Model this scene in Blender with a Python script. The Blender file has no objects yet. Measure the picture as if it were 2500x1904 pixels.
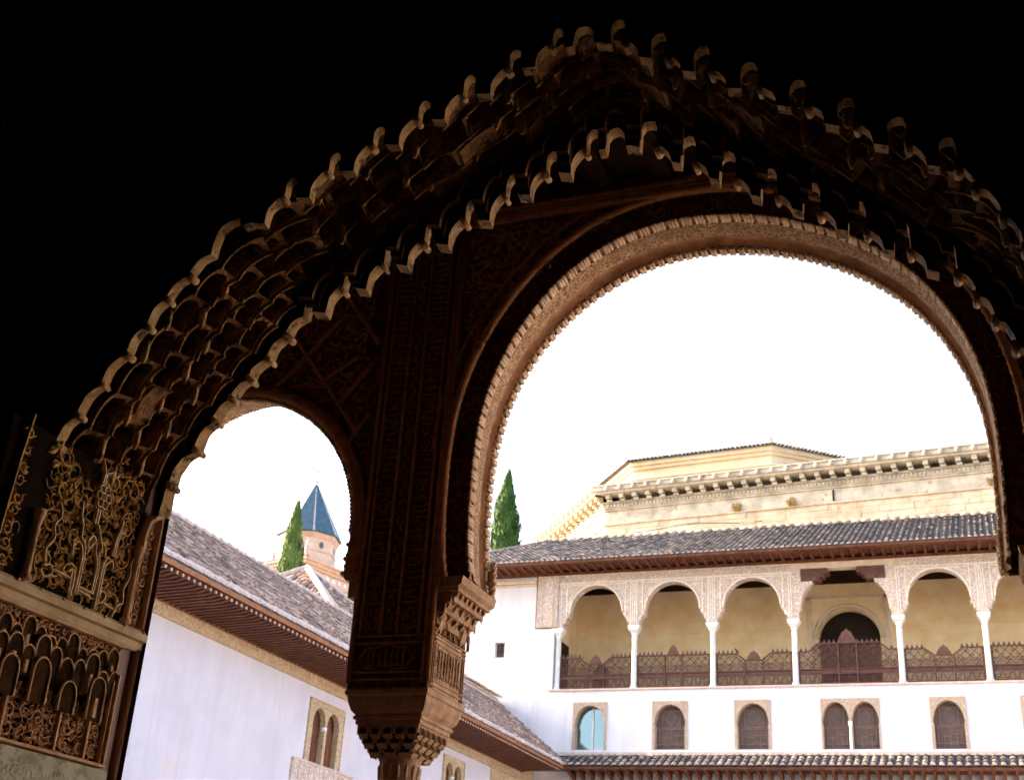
import bpy, math, random
from math import sin, cos, pi, radians, sqrt, atan2, hypot
from mathutils import Vector, Matrix

# ------------------------------------------------------------------ camera, sky, sun, exposure
scene = bpy.context.scene
C = scene.collection
SUN_EL, SUN_AZ = 21.0, 0.6          # elevation; degrees the sun stands off the -X axis towards -Y
yaw, pitch, roll = (radians(a) for a in (-22.23, 25.307, 3.728))
w_ = Vector((sin(yaw)*cos(pitch), cos(yaw)*cos(pitch), sin(pitch)))
r_ = Vector((cos(yaw), -sin(yaw), 0)); u_ = r_.cross(w_)
right = cos(roll)*r_ + sin(roll)*u_; up = -sin(roll)*r_ + cos(roll)*u_
cam = bpy.data.objects.new('camera', bpy.data.cameras.new('camera')); C.objects.link(cam)
cam.matrix_world = Matrix(((right.x, up.x, -w_.x, 0), (right.y, up.y, -w_.y, 0), (right.z, up.z, -w_.z, 0), (0, 0, 0, 1)))
cam.data.sensor_width = 36; cam.data.lens = 36*3045/2500; cam.data.clip_end = 2000; cam.data.clip_start = .05
cam.data.dof.use_dof = True; cam.data.dof.focus_distance = 4.2; cam.data.dof.aperture_fstop = 11
scene.camera = cam
world = bpy.data.worlds.new('World'); scene.world = world; world.use_nodes = True
nt = world.node_tree; bg = nt.nodes['Background']
sky = nt.nodes.new('ShaderNodeTexSky'); sky.sky_type = 'NISHITA'; sky.sun_disc = False
sky.sun_elevation = radians(SUN_EL)
sdir = Vector((-cos(radians(SUN_AZ))*cos(radians(SUN_EL)), -sin(radians(SUN_AZ))*cos(radians(SUN_EL)), sin(radians(SUN_EL))))
sky.sun_rotation = atan2(sdir.x, sdir.y)
sky.air_density = 1.0; sky.dust_density = 5.0; sky.ozone_density = .6
nt.links.new(sky.outputs[0], bg.inputs[0]); bg.inputs[1].default_value = .15
sun = bpy.data.objects.new('sun', bpy.data.lights.new('sun', 'SUN')); C.objects.link(sun)
sun.data.energy = 2.4; sun.data.angle = radians(.5); sun.data.color = (1, .89, .76)
sun.rotation_euler = (-sdir).to_track_quat('-Z', 'Y').to_euler()
scene.view_settings.view_transform = 'Standard'; scene.view_settings.look = 'None'
scene.view_settings.gamma = 1; scene.view_settings.exposure = 2.55
scene.cycles.use_denoising = True
scene.cycles.max_bounces = 8; scene.cycles.diffuse_bounces = 5
GZ = -1.6                            # ground level; the eye is at z = 0

# ------------------------------------------------------------------ materials
def mat(name, c1, c2=None, scale=3., rough=.85, bump=0., bscale=None, detail=6, contrast=(.35, .65), tint=None,
        metallic=0., spec=.3, speck=None, stretch=None, lace=None, streak=None):
    m = bpy.data.materials.new(name); m.use_nodes = True
    t = m.node_tree; n = t.nodes; L = t.links; b = n['Principled BSDF']
    b.inputs['Roughness'].default_value = rough; b.inputs['Metallic'].default_value = metallic
    b.inputs['Specular IOR Level'].default_value = spec
    tc = n.new('ShaderNodeTexCoord'); co = tc.outputs['Object']
    if stretch:
        mp = n.new('ShaderNodeMapping'); mp.inputs['Scale'].default_value = stretch
        L.new(co, mp.inputs['Vector']); cs = mp.outputs['Vector']
    else: cs = co
    nz = n.new('ShaderNodeTexNoise'); nz.inputs['Scale'].default_value = scale; nz.inputs['Detail'].default_value = detail
    nz.inputs['Roughness'].default_value = .65
    L.new(cs, nz.inputs['Vector'])
    cr = n.new('ShaderNodeValToRGB'); cr.color_ramp.elements[0].position = contrast[0]; cr.color_ramp.elements[1].position = contrast[1]
    cr.color_ramp.elements[0].color = (*c1, 1); cr.color_ramp.elements[1].color = (*(c2 or c1), 1)
    L.new(nz.outputs['Fac'], cr.inputs['Fac']); col = cr.outputs['Color']
    if tint:                                  # one colour per tile, from the face attribute 'tint'
        at = n.new('ShaderNodeAttribute'); at.attribute_name = 'tint'
        rr = n.new('ShaderNodeValToRGB'); rr.color_ramp.interpolation = 'LINEAR'
        els = rr.color_ramp.elements
        while len(els) < len(tint): els.new(.5)
        for i, (p, c) in enumerate(tint): els[i].position = p; els[i].color = (*c, 1)
        L.new(at.outputs['Fac'], rr.inputs['Fac'])
        mx = n.new('ShaderNodeMix'); mx.data_type = 'RGBA'; mx.blend_type = 'MULTIPLY'; mx.inputs[0].default_value = 1
        L.new(rr.outputs['Color'], mx.inputs[6]); L.new(col, mx.inputs[7]); col = mx.outputs[2]
    if speck:                                 # (colour, scale, threshold): dirt, lichen, losses
        n2 = n.new('ShaderNodeTexNoise'); n2.inputs['Scale'].default_value = speck[1]; n2.inputs['Detail'].default_value = 8
        n2.inputs['Roughness'].default_value = .7
        L.new(co, n2.inputs['Vector'])
        r2 = n.new('ShaderNodeValToRGB'); r2.color_ramp.elements[0].position = speck[2]; r2.color_ramp.elements[1].position = min(1, speck[2]+.07)
        L.new(n2.outputs['Fac'], r2.inputs['Fac'])
        mx = n.new('ShaderNodeMix'); mx.data_type = 'RGBA'
        L.new(r2.outputs['Color'], mx.inputs[0]); L.new(col, mx.inputs[6]); mx.inputs[7].default_value = (*speck[0], 1); col = mx.outputs[2]
    if streak:                                # (colour, threshold): rain streaks running down the wall
        ms = n.new('ShaderNodeMapping'); ms.inputs['Scale'].default_value = (2.6, 2.6, .16); L.new(co, ms.inputs['Vector'])
        n4 = n.new('ShaderNodeTexNoise'); n4.inputs['Scale'].default_value = 1.4; n4.inputs['Detail'].default_value = 7; n4.inputs['Roughness'].default_value = .7
        L.new(ms.outputs['Vector'], n4.inputs['Vector'])
        r4 = n.new('ShaderNodeValToRGB'); r4.color_ramp.elements[0].position = streak[1]; r4.color_ramp.elements[1].position = streak[1]+.2
        L.new(n4.outputs['Fac'], r4.inputs['Fac'])
        mx = n.new('ShaderNodeMix'); mx.data_type = 'RGBA'
        L.new(r4.outputs['Color'], mx.inputs[0]); L.new(col, mx.inputs[6]); mx.inputs[7].default_value = (*streak[0], 1); col = mx.outputs[2]
    if lace:                                  # (colour, scale): fine carved lace, the sunk ground gets a darker colour
        vo = n.new('ShaderNodeTexVoronoi'); vo.feature = 'DISTANCE_TO_EDGE'; vo.inputs['Scale'].default_value = lace[1]
        nv = n.new('ShaderNodeTexNoise'); nv.inputs['Scale'].default_value = lace[1]*.7
        L.new(co, nv.inputs['Vector'])
        ad = n.new('ShaderNodeMix'); ad.data_type = 'RGBA'; ad.blend_type = 'LINEAR_LIGHT'; ad.inputs[0].default_value = .35/lace[1]*3
        L.new(co, ad.inputs[6]); L.new(nv.outputs['Color'], ad.inputs[7]); L.new(ad.outputs[2], vo.inputs['Vector'])
        r3 = n.new('ShaderNodeValToRGB'); r3.color_ramp.elements[0].position = .07; r3.color_ramp.elements[1].position = .16
        L.new(vo.outputs['Distance'], r3.inputs['Fac'])
        mx = n.new('ShaderNodeMix'); mx.data_type = 'RGBA'
        L.new(r3.outputs['Color'], mx.inputs[0]); L.new(col, mx.inputs[6]); mx.inputs[7].default_value = (*lace[0], 1); col = mx.outputs[2]
        bp = n.new('ShaderNodeBump'); bp.inputs['Strength'].default_value = .8; bp.inputs['Distance'].default_value = .012; bp.invert = True
        L.new(r3.outputs['Color'], bp.inputs['Height']); L.new(bp.outputs['Normal'], b.inputs['Normal'])
    elif bump:
        n3 = n.new('ShaderNodeTexNoise'); n3.inputs['Scale'].default_value = bscale or scale*6; n3.inputs['Detail'].default_value = 8
        L.new(cs, n3.inputs['Vector'])
        bp = n.new('ShaderNodeBump'); bp.inputs['Strength'].default_value = 1; bp.inputs['Distance'].default_value = bump
        L.new(n3.outputs['Fac'], bp.inputs['Height']); L.new(bp.outputs['Normal'], b.inputs['Normal'])
    L.new(col, b.inputs['Base Color'])
    return m

M = {}
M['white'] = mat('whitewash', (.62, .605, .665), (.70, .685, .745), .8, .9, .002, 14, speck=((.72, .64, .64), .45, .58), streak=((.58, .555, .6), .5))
M['white_marble'] = mat('white marble', (.66, .65, .62), (.84, .83, .8), 4, .5, .002)
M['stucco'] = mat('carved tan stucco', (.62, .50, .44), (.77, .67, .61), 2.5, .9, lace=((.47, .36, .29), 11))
M['stucco_plain'] = mat('plain tan stucco', (.58, .45, .33), (.72, .60, .48), 3, .9, .006)
M['frieze'] = mat('tan carved frieze', (.5, .37, .22), (.62, .48, .32), 2.2, .9, lace=((.42, .31, .2), 8), speck=((.62, .4, .14), 1.6, .66))
M['ochre'] = mat('ochre plaster', (.76, .52, .26), (.85, .68, .43), 1.3, .95, .004, 20, speck=((.6, .52, .4), 1.1, .62))
M['wood'] = mat('dark red brown wood', (.085, .026, .012), (.17, .06, .028), 5, .7, .002)
M['wood_orange'] = mat('orange brown wood', (.24, .085, .03), (.34, .13, .05), 5, .7, .002)
M['wood_rail'] = mat('red brown rail wood', (.075, .032, .026), (.13, .06, .048), 5, .75)
M['wood_black'] = mat('black ceiling wood', (.012, .006, .003), (.03, .014, .007), 3, .95, spec=.03)
M['tile'] = mat('grey clay tile', (.75, .70, .64), (1.45, 1.33, 1.18), 11, .9, .004, 30,
    tint=[(0, (.10, .093, .095)), (.3, (.2, .18, .175)), (.6, (.36, .29, .26)), (.85, (.48, .41, .35)), (1, (.66, .56, .5))])
M['tile_pan'] = mat('dark channel tile', (.06, .062, .066), (.14, .125, .115), 4, .95, .004)
M['mortar'] = mat('pink mortar', (.52, .38, .32), (.66, .52, .46), 5, .9, .004)
M['palace'] = mat('yellow ashlar', (.46, .355, .25), (.66, .57, .46), .9, .95, .03, 3, speck=((.42, .27, .14), 1.6, .6))
M['palace_grey'] = mat('grey ashlar', (.38, .335, .28), (.62, .56, .49), 1.2, .95, .015, 4, speck=((.2, .16, .12), 1.7, .6))
M['palace_warm'] = mat('warm sandstone', (.56, .44, .30), (.68, .56, .41), .5, .95, .01, 4)
M['render_pink'] = mat('pale pink brick render', (.46, .34, .30), (.58, .47, .42), .8, .95, .01, 4)
M['brick_pink'] = mat('pink brick', (.42, .28, .22), (.52, .37, .30), 2, .95, .01, 8)
M['slate'] = mat('blue grey glazed tile', (.035, .075, .12), (.06, .12, .18), 2.5, .5, .004, 12)
M['cypress'] = mat('cypress foliage', (.018, .05, .012), (.075, .15, .02), 1.1, .8, contrast=(.3, .7))
M['bark'] = mat('bark', (.1, .07, .05), (.16, .12, .08), 6, .95, .01)
M['paving'] = mat('worn paving', (.48, .37, .25), (.62, .5, .36), 1.5, .7, .003)
M['brick_floor'] = mat('dark brick floor', (.07, .04, .024), (.11, .068, .042), 4, .9, .003)
M['tile_wing'] = mat('pinkish grey clay tile', (.74, .66, .60), (1.4, 1.25, 1.12), 7, .9, .006, 30,
    tint=[(0, (.10, .075, .07)), (.3, (.24, .18, .16)), (.6, (.36, .265, .23)), (.85, (.46, .35, .3)), (1, (.62, .5, .42))])
M['pan_wing'] = mat('grey channel tile', (.1, .09, .095), (.3, .25, .24), 6, .95, .004)
M['surround'] = mat('tan window surround', (.44, .33, .25), (.56, .44, .34), 4, .9, lace=((.38, .28, .21), 14))
M['cypress_light'] = mat('bright cypress foliage', (.045, .085, .018), (.13, .2, .045), 1.4, .8, contrast=(.3, .7))
M['white_wing'] = mat('whitewash in shade', (.53, .505, .575), (.61, .585, .65), .8, .9, .002, 14, speck=((.62, .53, .54), .4, .57), streak=((.53, .495, .545), .5))  # greyer lavender copy of the whitewash; the wing's shade is put into the colour
M['lattice'] = mat('brown lattice wood', (.25, .14, .10), (.34, .21, .16), 5, .75)
M['trim'] = mat('pale stucco trim', (.72, .62, .53), (.84, .76, .68), 5, .9, .003)
M['earth'] = mat('dry earth', (.24, .19, .12), (.34, .28, .18), .2, 1.)
M['glass_blue'] = mat('blue reflecting glass', (.20, .27, .30), (.24, .31, .34), 1, .04, metallic=.9)
M['glass_dark'] = mat('dark window glass', (.085, .062, .058), (.14, .105, .1), 2, .35, spec=.3)
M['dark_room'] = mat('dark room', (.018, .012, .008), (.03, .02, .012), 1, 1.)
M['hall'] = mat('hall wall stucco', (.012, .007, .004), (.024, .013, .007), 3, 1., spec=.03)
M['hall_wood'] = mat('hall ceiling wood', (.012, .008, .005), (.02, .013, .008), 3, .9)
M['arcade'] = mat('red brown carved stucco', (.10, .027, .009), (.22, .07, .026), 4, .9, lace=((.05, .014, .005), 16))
M['arcade_rib'] = mat('red brown stucco rib', (.22, .085, .026), (.38, .17, .06), 14, .9, .003, 60)
M['soffit'] = mat('tan soffit lattice', (.36, .205, .1), (.54, .345, .19), 8, .9, lace=((.24, .125, .06), 26))
M['soffit_band'] = mat('brown soffit band', (.22, .1, .04), (.42, .22, .11), 9, .9, .002, 50)
M['bead'] = mat('pale tan bead', (.42, .265, .145), (.66, .48, .32), 6, .85, .002, 50)
M['capital'] = mat('tan carved capital', (.25, .135, .065), (.44, .27, .15), 12, .85, .004, 50)
M['capital_dark'] = mat('dark grey carved capital', (.1, .085, .075), (.18, .15, .13), 12, .85, .004, 50)
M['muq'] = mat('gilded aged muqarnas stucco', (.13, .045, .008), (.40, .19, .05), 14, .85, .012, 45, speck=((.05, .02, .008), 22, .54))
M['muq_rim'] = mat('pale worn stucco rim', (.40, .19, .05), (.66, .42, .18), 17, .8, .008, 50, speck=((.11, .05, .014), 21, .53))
M['muq_deep'] = mat('shade dark muqarnas stucco', (.022, .009, .003), (.085, .036, .011), 7, .95, .004, 60, speck=((.01, .014, .06), 9, .66), spec=.05)  # recess shade put into the colour of grooves and niches; blue flecks are paint
M['gold_leaf'] = mat('ochre gilt relief', (.36, .175, .03), (.62, .35, .085), 16, .7, .0012, 120)
M['kufic'] = mat('pale stucco lettering', (.58, .38, .18), (.82, .62, .38), 16, .8, .0012, 120)
M['pinkrelief'] = mat('pink tan relief', (.46, .24, .11), (.72, .44, .22), 16, .8, .0012, 120)
M['ground_dark'] = mat('sunk dark ground', (.008, .004, .0025), (.022, .011, .005), 16, .95, .002, 90, spec=.03)  # near-black tone behind the relief and on the slab sides
M['cornice'] = mat('pale worn cornice', (.5, .34, .17), (.74, .55, .31), 10, .8, .002, 60, speck=((.2, .12, .05), 9, .64))
M['dado'] = mat('pale green grey slab', (.36, .33, .18), (.5, .46, .28), 8, .6, .001, speck=((.22, .2, .11), 24, .5))
M['post'] = mat('red brown door post', (.13, .035, .015), (.26, .1, .04), 3, .45, .001, stretch=(6, 6, .6))

# ------------------------------------------------------------------ mesh building
class MB:
    def __init__(s): s.v = []; s.f = []; s.mi = []; s.t = []; s.sm = []
    def add(s, vs, fs, mi=0, t=0., sm=False):
        o = len(s.v); s.v += [tuple(p) for p in vs]
        for f in fs: s.f.append(tuple(i+o for i in f)); s.mi.append(mi); s.t.append(t); s.sm.append(sm)
    def box(s, x0, x1, y0, y1, z0, z1, mi=0, t=0.):
        s.add([(x0,y0,z0),(x1,y0,z0),(x1,y1,z0),(x0,y1,z0),(x0,y0,z1),(x1,y0,z1),(x1,y1,z1),(x0,y1,z1)],
              [(0,3,2,1),(4,5,6,7),(0,1,5,4),(1,2,6,5),(2,3,7,6),(3,0,4,7)], mi, t)
    def fbox(s, fr, a0, a1, b0, b1, c0, c1, mi=0):
        """box in a frame fr(a, b, c) -> xyz"""
        P = [fr(a,b,c) for c in (c0,c1) for (a,b) in ((a0,b0),(a1,b0),(a1,b1),(a0,b1))]
        s.add(P, [(0,3,2,1),(4,5,6,7),(0,1,5,4),(1,2,6,5),(2,3,7,6),(3,0,4,7)], mi)
    def grid(s, rows, mi=0, sm=False, t=0.):
        n = len(rows[0]); vs = [p for r in rows for p in r]
        s.add(vs, [(i*n+j, i*n+j+1, (i+1)*n+j+1, (i+1)*n+j) for i in range(len(rows)-1) for j in range(n-1)], mi, t, sm)
    def extr(s, poly, fr, h0, h1, mi=0, cap0=True, cap1=True):
        """polygon (a,b) list extruded h0..h1 in frame fr(a,b,h)"""
        n = len(poly); vs = [fr(a,b,h0) for a,b in poly] + [fr(a,b,h1) for a,b in poly]
        fs = [(i, (i+1)%n, n+(i+1)%n, n+i) for i in range(n)]
        if cap0: fs.append(tuple(range(n))[::-1])
        if cap1: fs.append(tuple(range(n, 2*n)))
        s.add(vs, fs, mi)
    def tube(s, path, r, n=6, mi=0, sm=True, caps=True, t=0.):
        P = [Vector(p) for p in path]; rings = []
        for i, p in enumerate(P):
            d = (P[min(i+1,len(P)-1)] - P[max(i-1,0)]).normalized()
            a = d.cross(Vector((0,0,1)) if abs(d.z) < .9 else Vector((1,0,0))).normalized(); b = d.cross(a)
            rr = r[i] if isinstance(r, (list, tuple)) else r
            rings.append([p + (a*cos(2*pi*k/n) + b*sin(2*pi*k/n))*rr for k in range(n)])
        vs = [q for g in rings for q in g]
        fs = [(i*n+k, i*n+(k+1)%n, (i+1)*n+(k+1)%n, (i+1)*n+k) for i in range(len(P)-1) for k in range(n)]
        if caps: fs += [tuple(range(n))[::-1], tuple(range((len(P)-1)*n, len(P)*n))]
        s.add(vs, fs, mi, t, sm)
    def lathe(s, cx, cy, prof, n=12, mi=0, sm=True, ph=0.):
        vs = [(cx+r*cos(2*pi*(k+ph)/n), cy+r*sin(2*pi*(k+ph)/n), z) for r, z in prof for k in range(n)]
        fs = [(i*n+k, i*n+(k+1)%n, (i+1)*n+(k+1)%n, (i+1)*n+k) for i in range(len(prof)-1) for k in range(n)]
        fs += [tuple(range(n))[::-1], tuple(range((len(prof)-1)*n, len(prof)*n))]
        s.add(vs, fs, mi, 0, sm)
    def ribbon(s, pts, w, mp, h, mi=0):
        n = len(pts)
        if n < 2: return
        vs = []
        for i, (a, b) in enumerate(pts):
            a0, b0 = pts[max(i-1,0)]; a1, b1 = pts[min(i+1,n-1)]
            da, db = a1-a0, b1-b0; l = hypot(da, db) or 1; na, nb = -db/l, da/l
            ww = (w[i] if isinstance(w, (list, tuple)) else w)/2
            vs += [mp(a+na*ww, b+nb*ww, 0), mp(a+na*ww*.6, b+nb*ww*.6, h), mp(a-na*ww*.6, b-nb*ww*.6, h), mp(a-na*ww, b-nb*ww, 0)]
        fs = [(4*i+k, 4*i+4+k, 4*i+5+k, 4*i+1+k) for i in range(n-1) for k in range(3)]
        fs += [(0,1,2,3), (4*n-1,4*n-2,4*n-3,4*n-4)]
        s.add(vs, fs, mi)
    def leaf(s, a, b, ang, ln, wd, mp, h, mi=0):
        ca, sa = cos(ang), sin(ang)
        q = lambda x, y, z: mp(a+x*ca-y*sa, b+x*sa+y*ca, z)
        vs = [q(0,0,0), q(ln*.4,wd/2,0), q(ln*.75,wd*.32,0), q(ln,0,0), q(ln*.75,-wd*.32,0), q(ln*.4,-wd/2,0), q(ln*.12,0,h*.8), q(ln*.8,0,h)]
        s.add(vs, [(0,1,6),(1,2,7,6),(2,3,7),(3,4,7),(4,5,6,7),(5,0,6)], mi)
    def build(s, name, mats, parent=None):
        me = bpy.data.meshes.new(name)
        off = parent_loc(parent)
        me.from_pydata([(x-off[0], y-off[1], z-off[2]) for x, y, z in s.v], [], s.f)
        if not isinstance(mats, (list, tuple)): mats = [mats]
        for m in mats: me.materials.append(M[m])
        me.polygons.foreach_set('material_index', s.mi); me.polygons.foreach_set('use_smooth', s.sm)
        if any(s.t):
            at = me.attributes.new('tint', 'FLOAT', 'FACE'); at.data.foreach_set('value', s.t)
        me.update()
        o = bpy.data.objects.new(name, me); C.objects.link(o)
        if parent: o.parent = parent
        return o
def parent_loc(p):
    x = Vector((0,0,0))
    while p: x += p.location; p = p.parent
    return x
def thing(name, label, cat, loc, group=None):
    o = bpy.data.objects.new(name, None); C.objects.link(o); o.location = loc
    o['label'] = label; o['category'] = cat
    if group: o['group'] = group
    o.empty_display_size = .3
    return o
def tag(o, label, cat, group=None):
    o['label'] = label; o['category'] = cat
    if group: o['group'] = group
    return o
def struct(o): o['kind'] = 'structure'; return o
XZ = lambda a, b, h: (a, h, b)       # frame: polygon in x,z extruded along y
XY = lambda a, b, h: (a, b, h)
YZ = lambda a, b, h: (h, a, b)

def spiral(cx, cy, r0, turns, a0, sgn=1, n=14):
    return [(cx + r0*(1-.8*i/n)*cos(a0+sgn*turns*2*pi*i/n), cy + r0*(1-.8*i/n)*sin(a0+sgn*turns*2*pi*i/n)) for i in range(n+1)]
def arabesque(mb, a0, a1, b0, b1, cell, mp, w, h, seed, mi=0, inside=None, leafy=1.):
    """carved vine scrolls with leaves filling a rectangle"""
    rnd = random.Random(seed)
    na = max(1, round((a1-a0)/cell)); nb = max(1, round((b1-b0)/cell))
    ca, cb = (a1-a0)/na, (b1-b0)/nb
    for i in range(na):
        for j in range(nb):
            x = a0+(i+.5+rnd.uniform(-.12,.12))*ca; y = b0+(j+.5+rnd.uniform(-.12,.12))*cb
            if inside and not inside(x, y): continue
            sg = 1 if (i+j) % 2 else -1; st = rnd.uniform(0, 2*pi); r = min(ca, cb)*.46
            sp = spiral(x, y, r, rnd.uniform(.8, 1.25), st, sg, 10)
            mb.ribbon(sp, w, mp, h, mi)
            for k in range(int(3*leafy)+1):
                q = sp[min(10, int(k*3+rnd.random()*2))]; an = atan2(q[1]-y, q[0]-x)+rnd.uniform(-.7,.9)*sg
                mb.leaf(q[0], q[1], an, r*rnd.uniform(.6,1.0), r*rnd.uniform(.4,.62), mp, h*1.1, mi)
            if rnd.random() < .6: mb.leaf(x, y, rnd.uniform(0, 6.28), r*.8, r*.55, mp, h, mi)

def foliage(mb, a0, a1, b0, b1, cell, mp, h, seed, inside=None, petals=(3, 5), spread=1.9, ln=.62, wd=.26, stem=.1):
    """palmettes and blossoms: fans of pointed leaves on short curling stems"""
    rnd = random.Random(seed); na = max(1, round((a1-a0)/cell)); nb = max(1, round((b1-b0)/cell)); ca, cb = (a1-a0)/na, (b1-b0)/nb
    for i in range(na):
        for j in range(nb):
            x = a0+(i+.5+rnd.uniform(-.2,.2))*ca; y = b0+(j+.5+rnd.uniform(-.2,.2))*cb
            if inside and not inside(x, y): continue
            n = rnd.randint(*petals); o = rnd.uniform(0, 2*pi); L = min(ca, cb)*rnd.uniform(.85, 1.15)
            sp = spread if spread < 6 else 2*pi*(n-1)/n
            for k in range(n):
                f = k/(n-1)-.5 if n > 1 else 0
                mb.leaf(x, y, o+f*sp, L*ln*(1-.35*abs(f) if spread < 6 else 1), L*wd, mp, h*(1-.3*abs(f)))
            mb.ribbon([(x, y), (x-L*.3*cos(o+.3), y-L*.3*sin(o+.3)), (x-L*.55*cos(o-.2), y-L*.55*sin(o-.2)), (x-L*.8*cos(o-.9), y-L*.8*sin(o-.9))], L*stem, mp, h*.7)

# ------------------------------------------------------------------ barrel tile roofs
def tiles(mb, p0, e, s, n, le, lo, hi, pitch=.21, rowl=.36, seed=1, ends=True, r=.082, jit=1.):
    """cover tiles on a slope: p0 corner, e eave direction, s up-slope direction, n normal; lo(u), hi(u) slope range"""
    rnd = random.Random(seed); p0, e, s, n = Vector(p0), Vector(e).normalized(), Vector(s).normalized(), Vector(n).normalized()
    k = int(le/pitch)
    for i in range(k+1):
        u = i*pitch + rnd.uniform(-.012, .012)*jit; ph = rnd.uniform(0, .5)*(jit > 1); a, b = lo(u), hi(u)
        if b-a < .1: continue
        m = max(1, int(round((b-a)/rowl)))
        rl = (b-a)/m
        for j in range(m):
            s0 = a+(j+(ph if j else 0))*rl-(.04 if j else .0); s1 = min(b, a+(j+1+ph)*rl)
            if s1-s0 < .05: continue
            r0, r1 = r*rnd.uniform(.95,1.06), r*.84; l0 = .028+rnd.uniform(0,.014); l1 = .004
            du = rnd.uniform(-.008,.008)*jit
            A = []; B = []
            for q in range(6):
                t = pi*q/5
                A.append(p0+e*(u+du+r0*cos(t))+s*s0+n*(l0+r0*.8*sin(t)))
                B.append(p0+e*(u+r1*cos(t))+s*s1+n*(l1+r1*.8*sin(t)))
            mb.add(A+B, [(q, q+1, q+7, q+6) for q in range(5)], 1 if (j == 0 and ends and jit > 1) else 0, max(.001, min(1, rnd.gauss(.45,.24))), True)
            if j and jit > 1: mb.add(A, [(0,1,2,3,4,5)], 0, .3)
            if j == 0 and ends:
                mb.add([p+s*.004 for p in A], [(0,1,2,3,4,5)], 1, .5)

# ================================================================== STRUCTURE: ground
g = MB(); g.add([(-900,-300,GZ-.3),(900,-300,GZ-.3),(900,1500,GZ-.3),(-900,1500,GZ-.3)], [(0,1,2,3)]); struct(g.build('ground', 'earth'))
g = MB(); g.box(-16.6, 6.6, 7.6, 45, GZ-.25, GZ-.02); struct(g.build('court_paving', 'paving'))
g = MB(); g.box(-9.5, 6, -4, 7.6, GZ-.25, GZ); struct(g.build('hall_floor', 'brick_floor'))
# ================================================================== MUQARNAS DOORWAY
YN, YF = 2.81, 3.35
# knots along the intrados, left springing -> crown -> right springing: (near x,z), (far x,z), kind of the segment that follows
KN = [(-2.663,1.299),(-2.622,1.394),(-2.565,1.488),(-2.50,1.586),(-2.429,1.681),(-2.372,1.772),(-2.316,1.86),(-2.247,1.935),(-2.178,2.007),
      (-2.051,2.097),(-1.90,2.165),(-1.755,2.235),(-1.61,2.305),(-1.46,2.37),(-1.315,2.435),(-1.17,2.50),(-1.035,2.545),
      (-.925,2.535),(-.80,2.45),(-.675,2.37),(-.545,2.28),(-.41,2.19),(-.285,2.10),(-.165,2.01),(-.04,1.92),
      (.067,1.83),(.12,1.735),(.163,1.64),(.195,1.54),(.215,1.44),(.225,1.34),(.23,1.28)]
KF = [(-2.602,1.36),(-2.592,1.461),(-2.511,1.585),(-2.456,1.69),(-2.40,1.77),(-2.34,1.84),(-2.277,1.909),(-2.216,1.993),(-2.153,2.064),
      (-2.119,2.072),(-1.971,2.144),(-1.819,2.218),(-1.672,2.278),(-1.522,2.35),(-1.379,2.428),(-1.235,2.491),(-1.093,2.558),
      (-.988,2.553),(-.841,2.46),(-.717,2.371),(-.584,2.278),(-.459,2.205),(-.327,2.11),(-.195,2.02),(-.082,1.93),
      (.047,1.821),(.089,1.739),(.134,1.653),(.178,1.56),(.21,1.46),(.235,1.36),(.24,1.28)]
KK = ['S']*8+['H']+['L']*7+['T']+['R']*8+['D']*7
TPL = {   # (u along dx, v along dz, lift) per segment kind, 15 points, the 15th is the next knot
 'S': [(1-cos(t), sin(t), 0) for t in [pi/2*i/13 for i in range(14)]] ,
 'L': [(0,0,0),(.30,0,-.012),(.32,.05,.02),(.36,.12,.04),(.45,.25,.052),(.56,.42,.055),(.64,.52,.048),(.68,.55,.042),(.69,.6,.075),(.71,.65,.092),(.76,.72,.102),(.84,.8,.102),(.92,.9,.09),(.975,.97,.072)],
 'T': [(0,0,0),(.22,0,-.004),(.24,0,.03),(.27,0,.055),(.36,0,.072),(.5,.4,.078),(.62,.4,.078),(.74,.5,.07),(.84,.6,.05),(.87,.8,.02),(.88,.9,.01),(.9,1,0),(.95,1,0),(.99,1,0)],
 'R': [(0,0,0),(.26,.08,-.006),(.27,.1,.05),(.28,.12,.078),(.36,.15,.098),(.5,.18,.104),(.61,.2,.098),(.655,.25,.078),(.66,.3,.0),(.68,.3,.01),(.82,.4,.006),(.93,.55,.002),(.985,.75,0),(1,.97,0)],
 'D': [(sin(t), 1-cos(t), 0) for t in [pi/2*i/13 for i in range(14)]]}
TPL['H'] = [(0,0,0),(.02,.1,.03),(.05,.2,.05),(.1,.3,.062),(.2,.4,.072),(.35,.5,.075),(.5,.6,.07),(.62,.7,.06),(.68,.8,.045),(.7,.85,.02),(.72,.9,.01),(.74,.95,.0),(.9,1,0),(.97,1,0)]
def base_profile(y, phase):
    f = (y-YN)/(YF-YN)
    K = [(a[0]+(b[0]-a[0])*f, a[1]+(b[1]-a[1])*f) for a, b in zip(KN, KF)]
    if phase:
        K2 = [K[0]] + [((K[i][0]+K[i+1][0])/2, (K[i][1]+K[i+1][1])/2) for i in range(len(K)-1)] + [K[-1]]
        kk = [KK[0]] + KK
        return K2, kk
    return K, KK
AC = (-1.17, 1.25)
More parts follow.
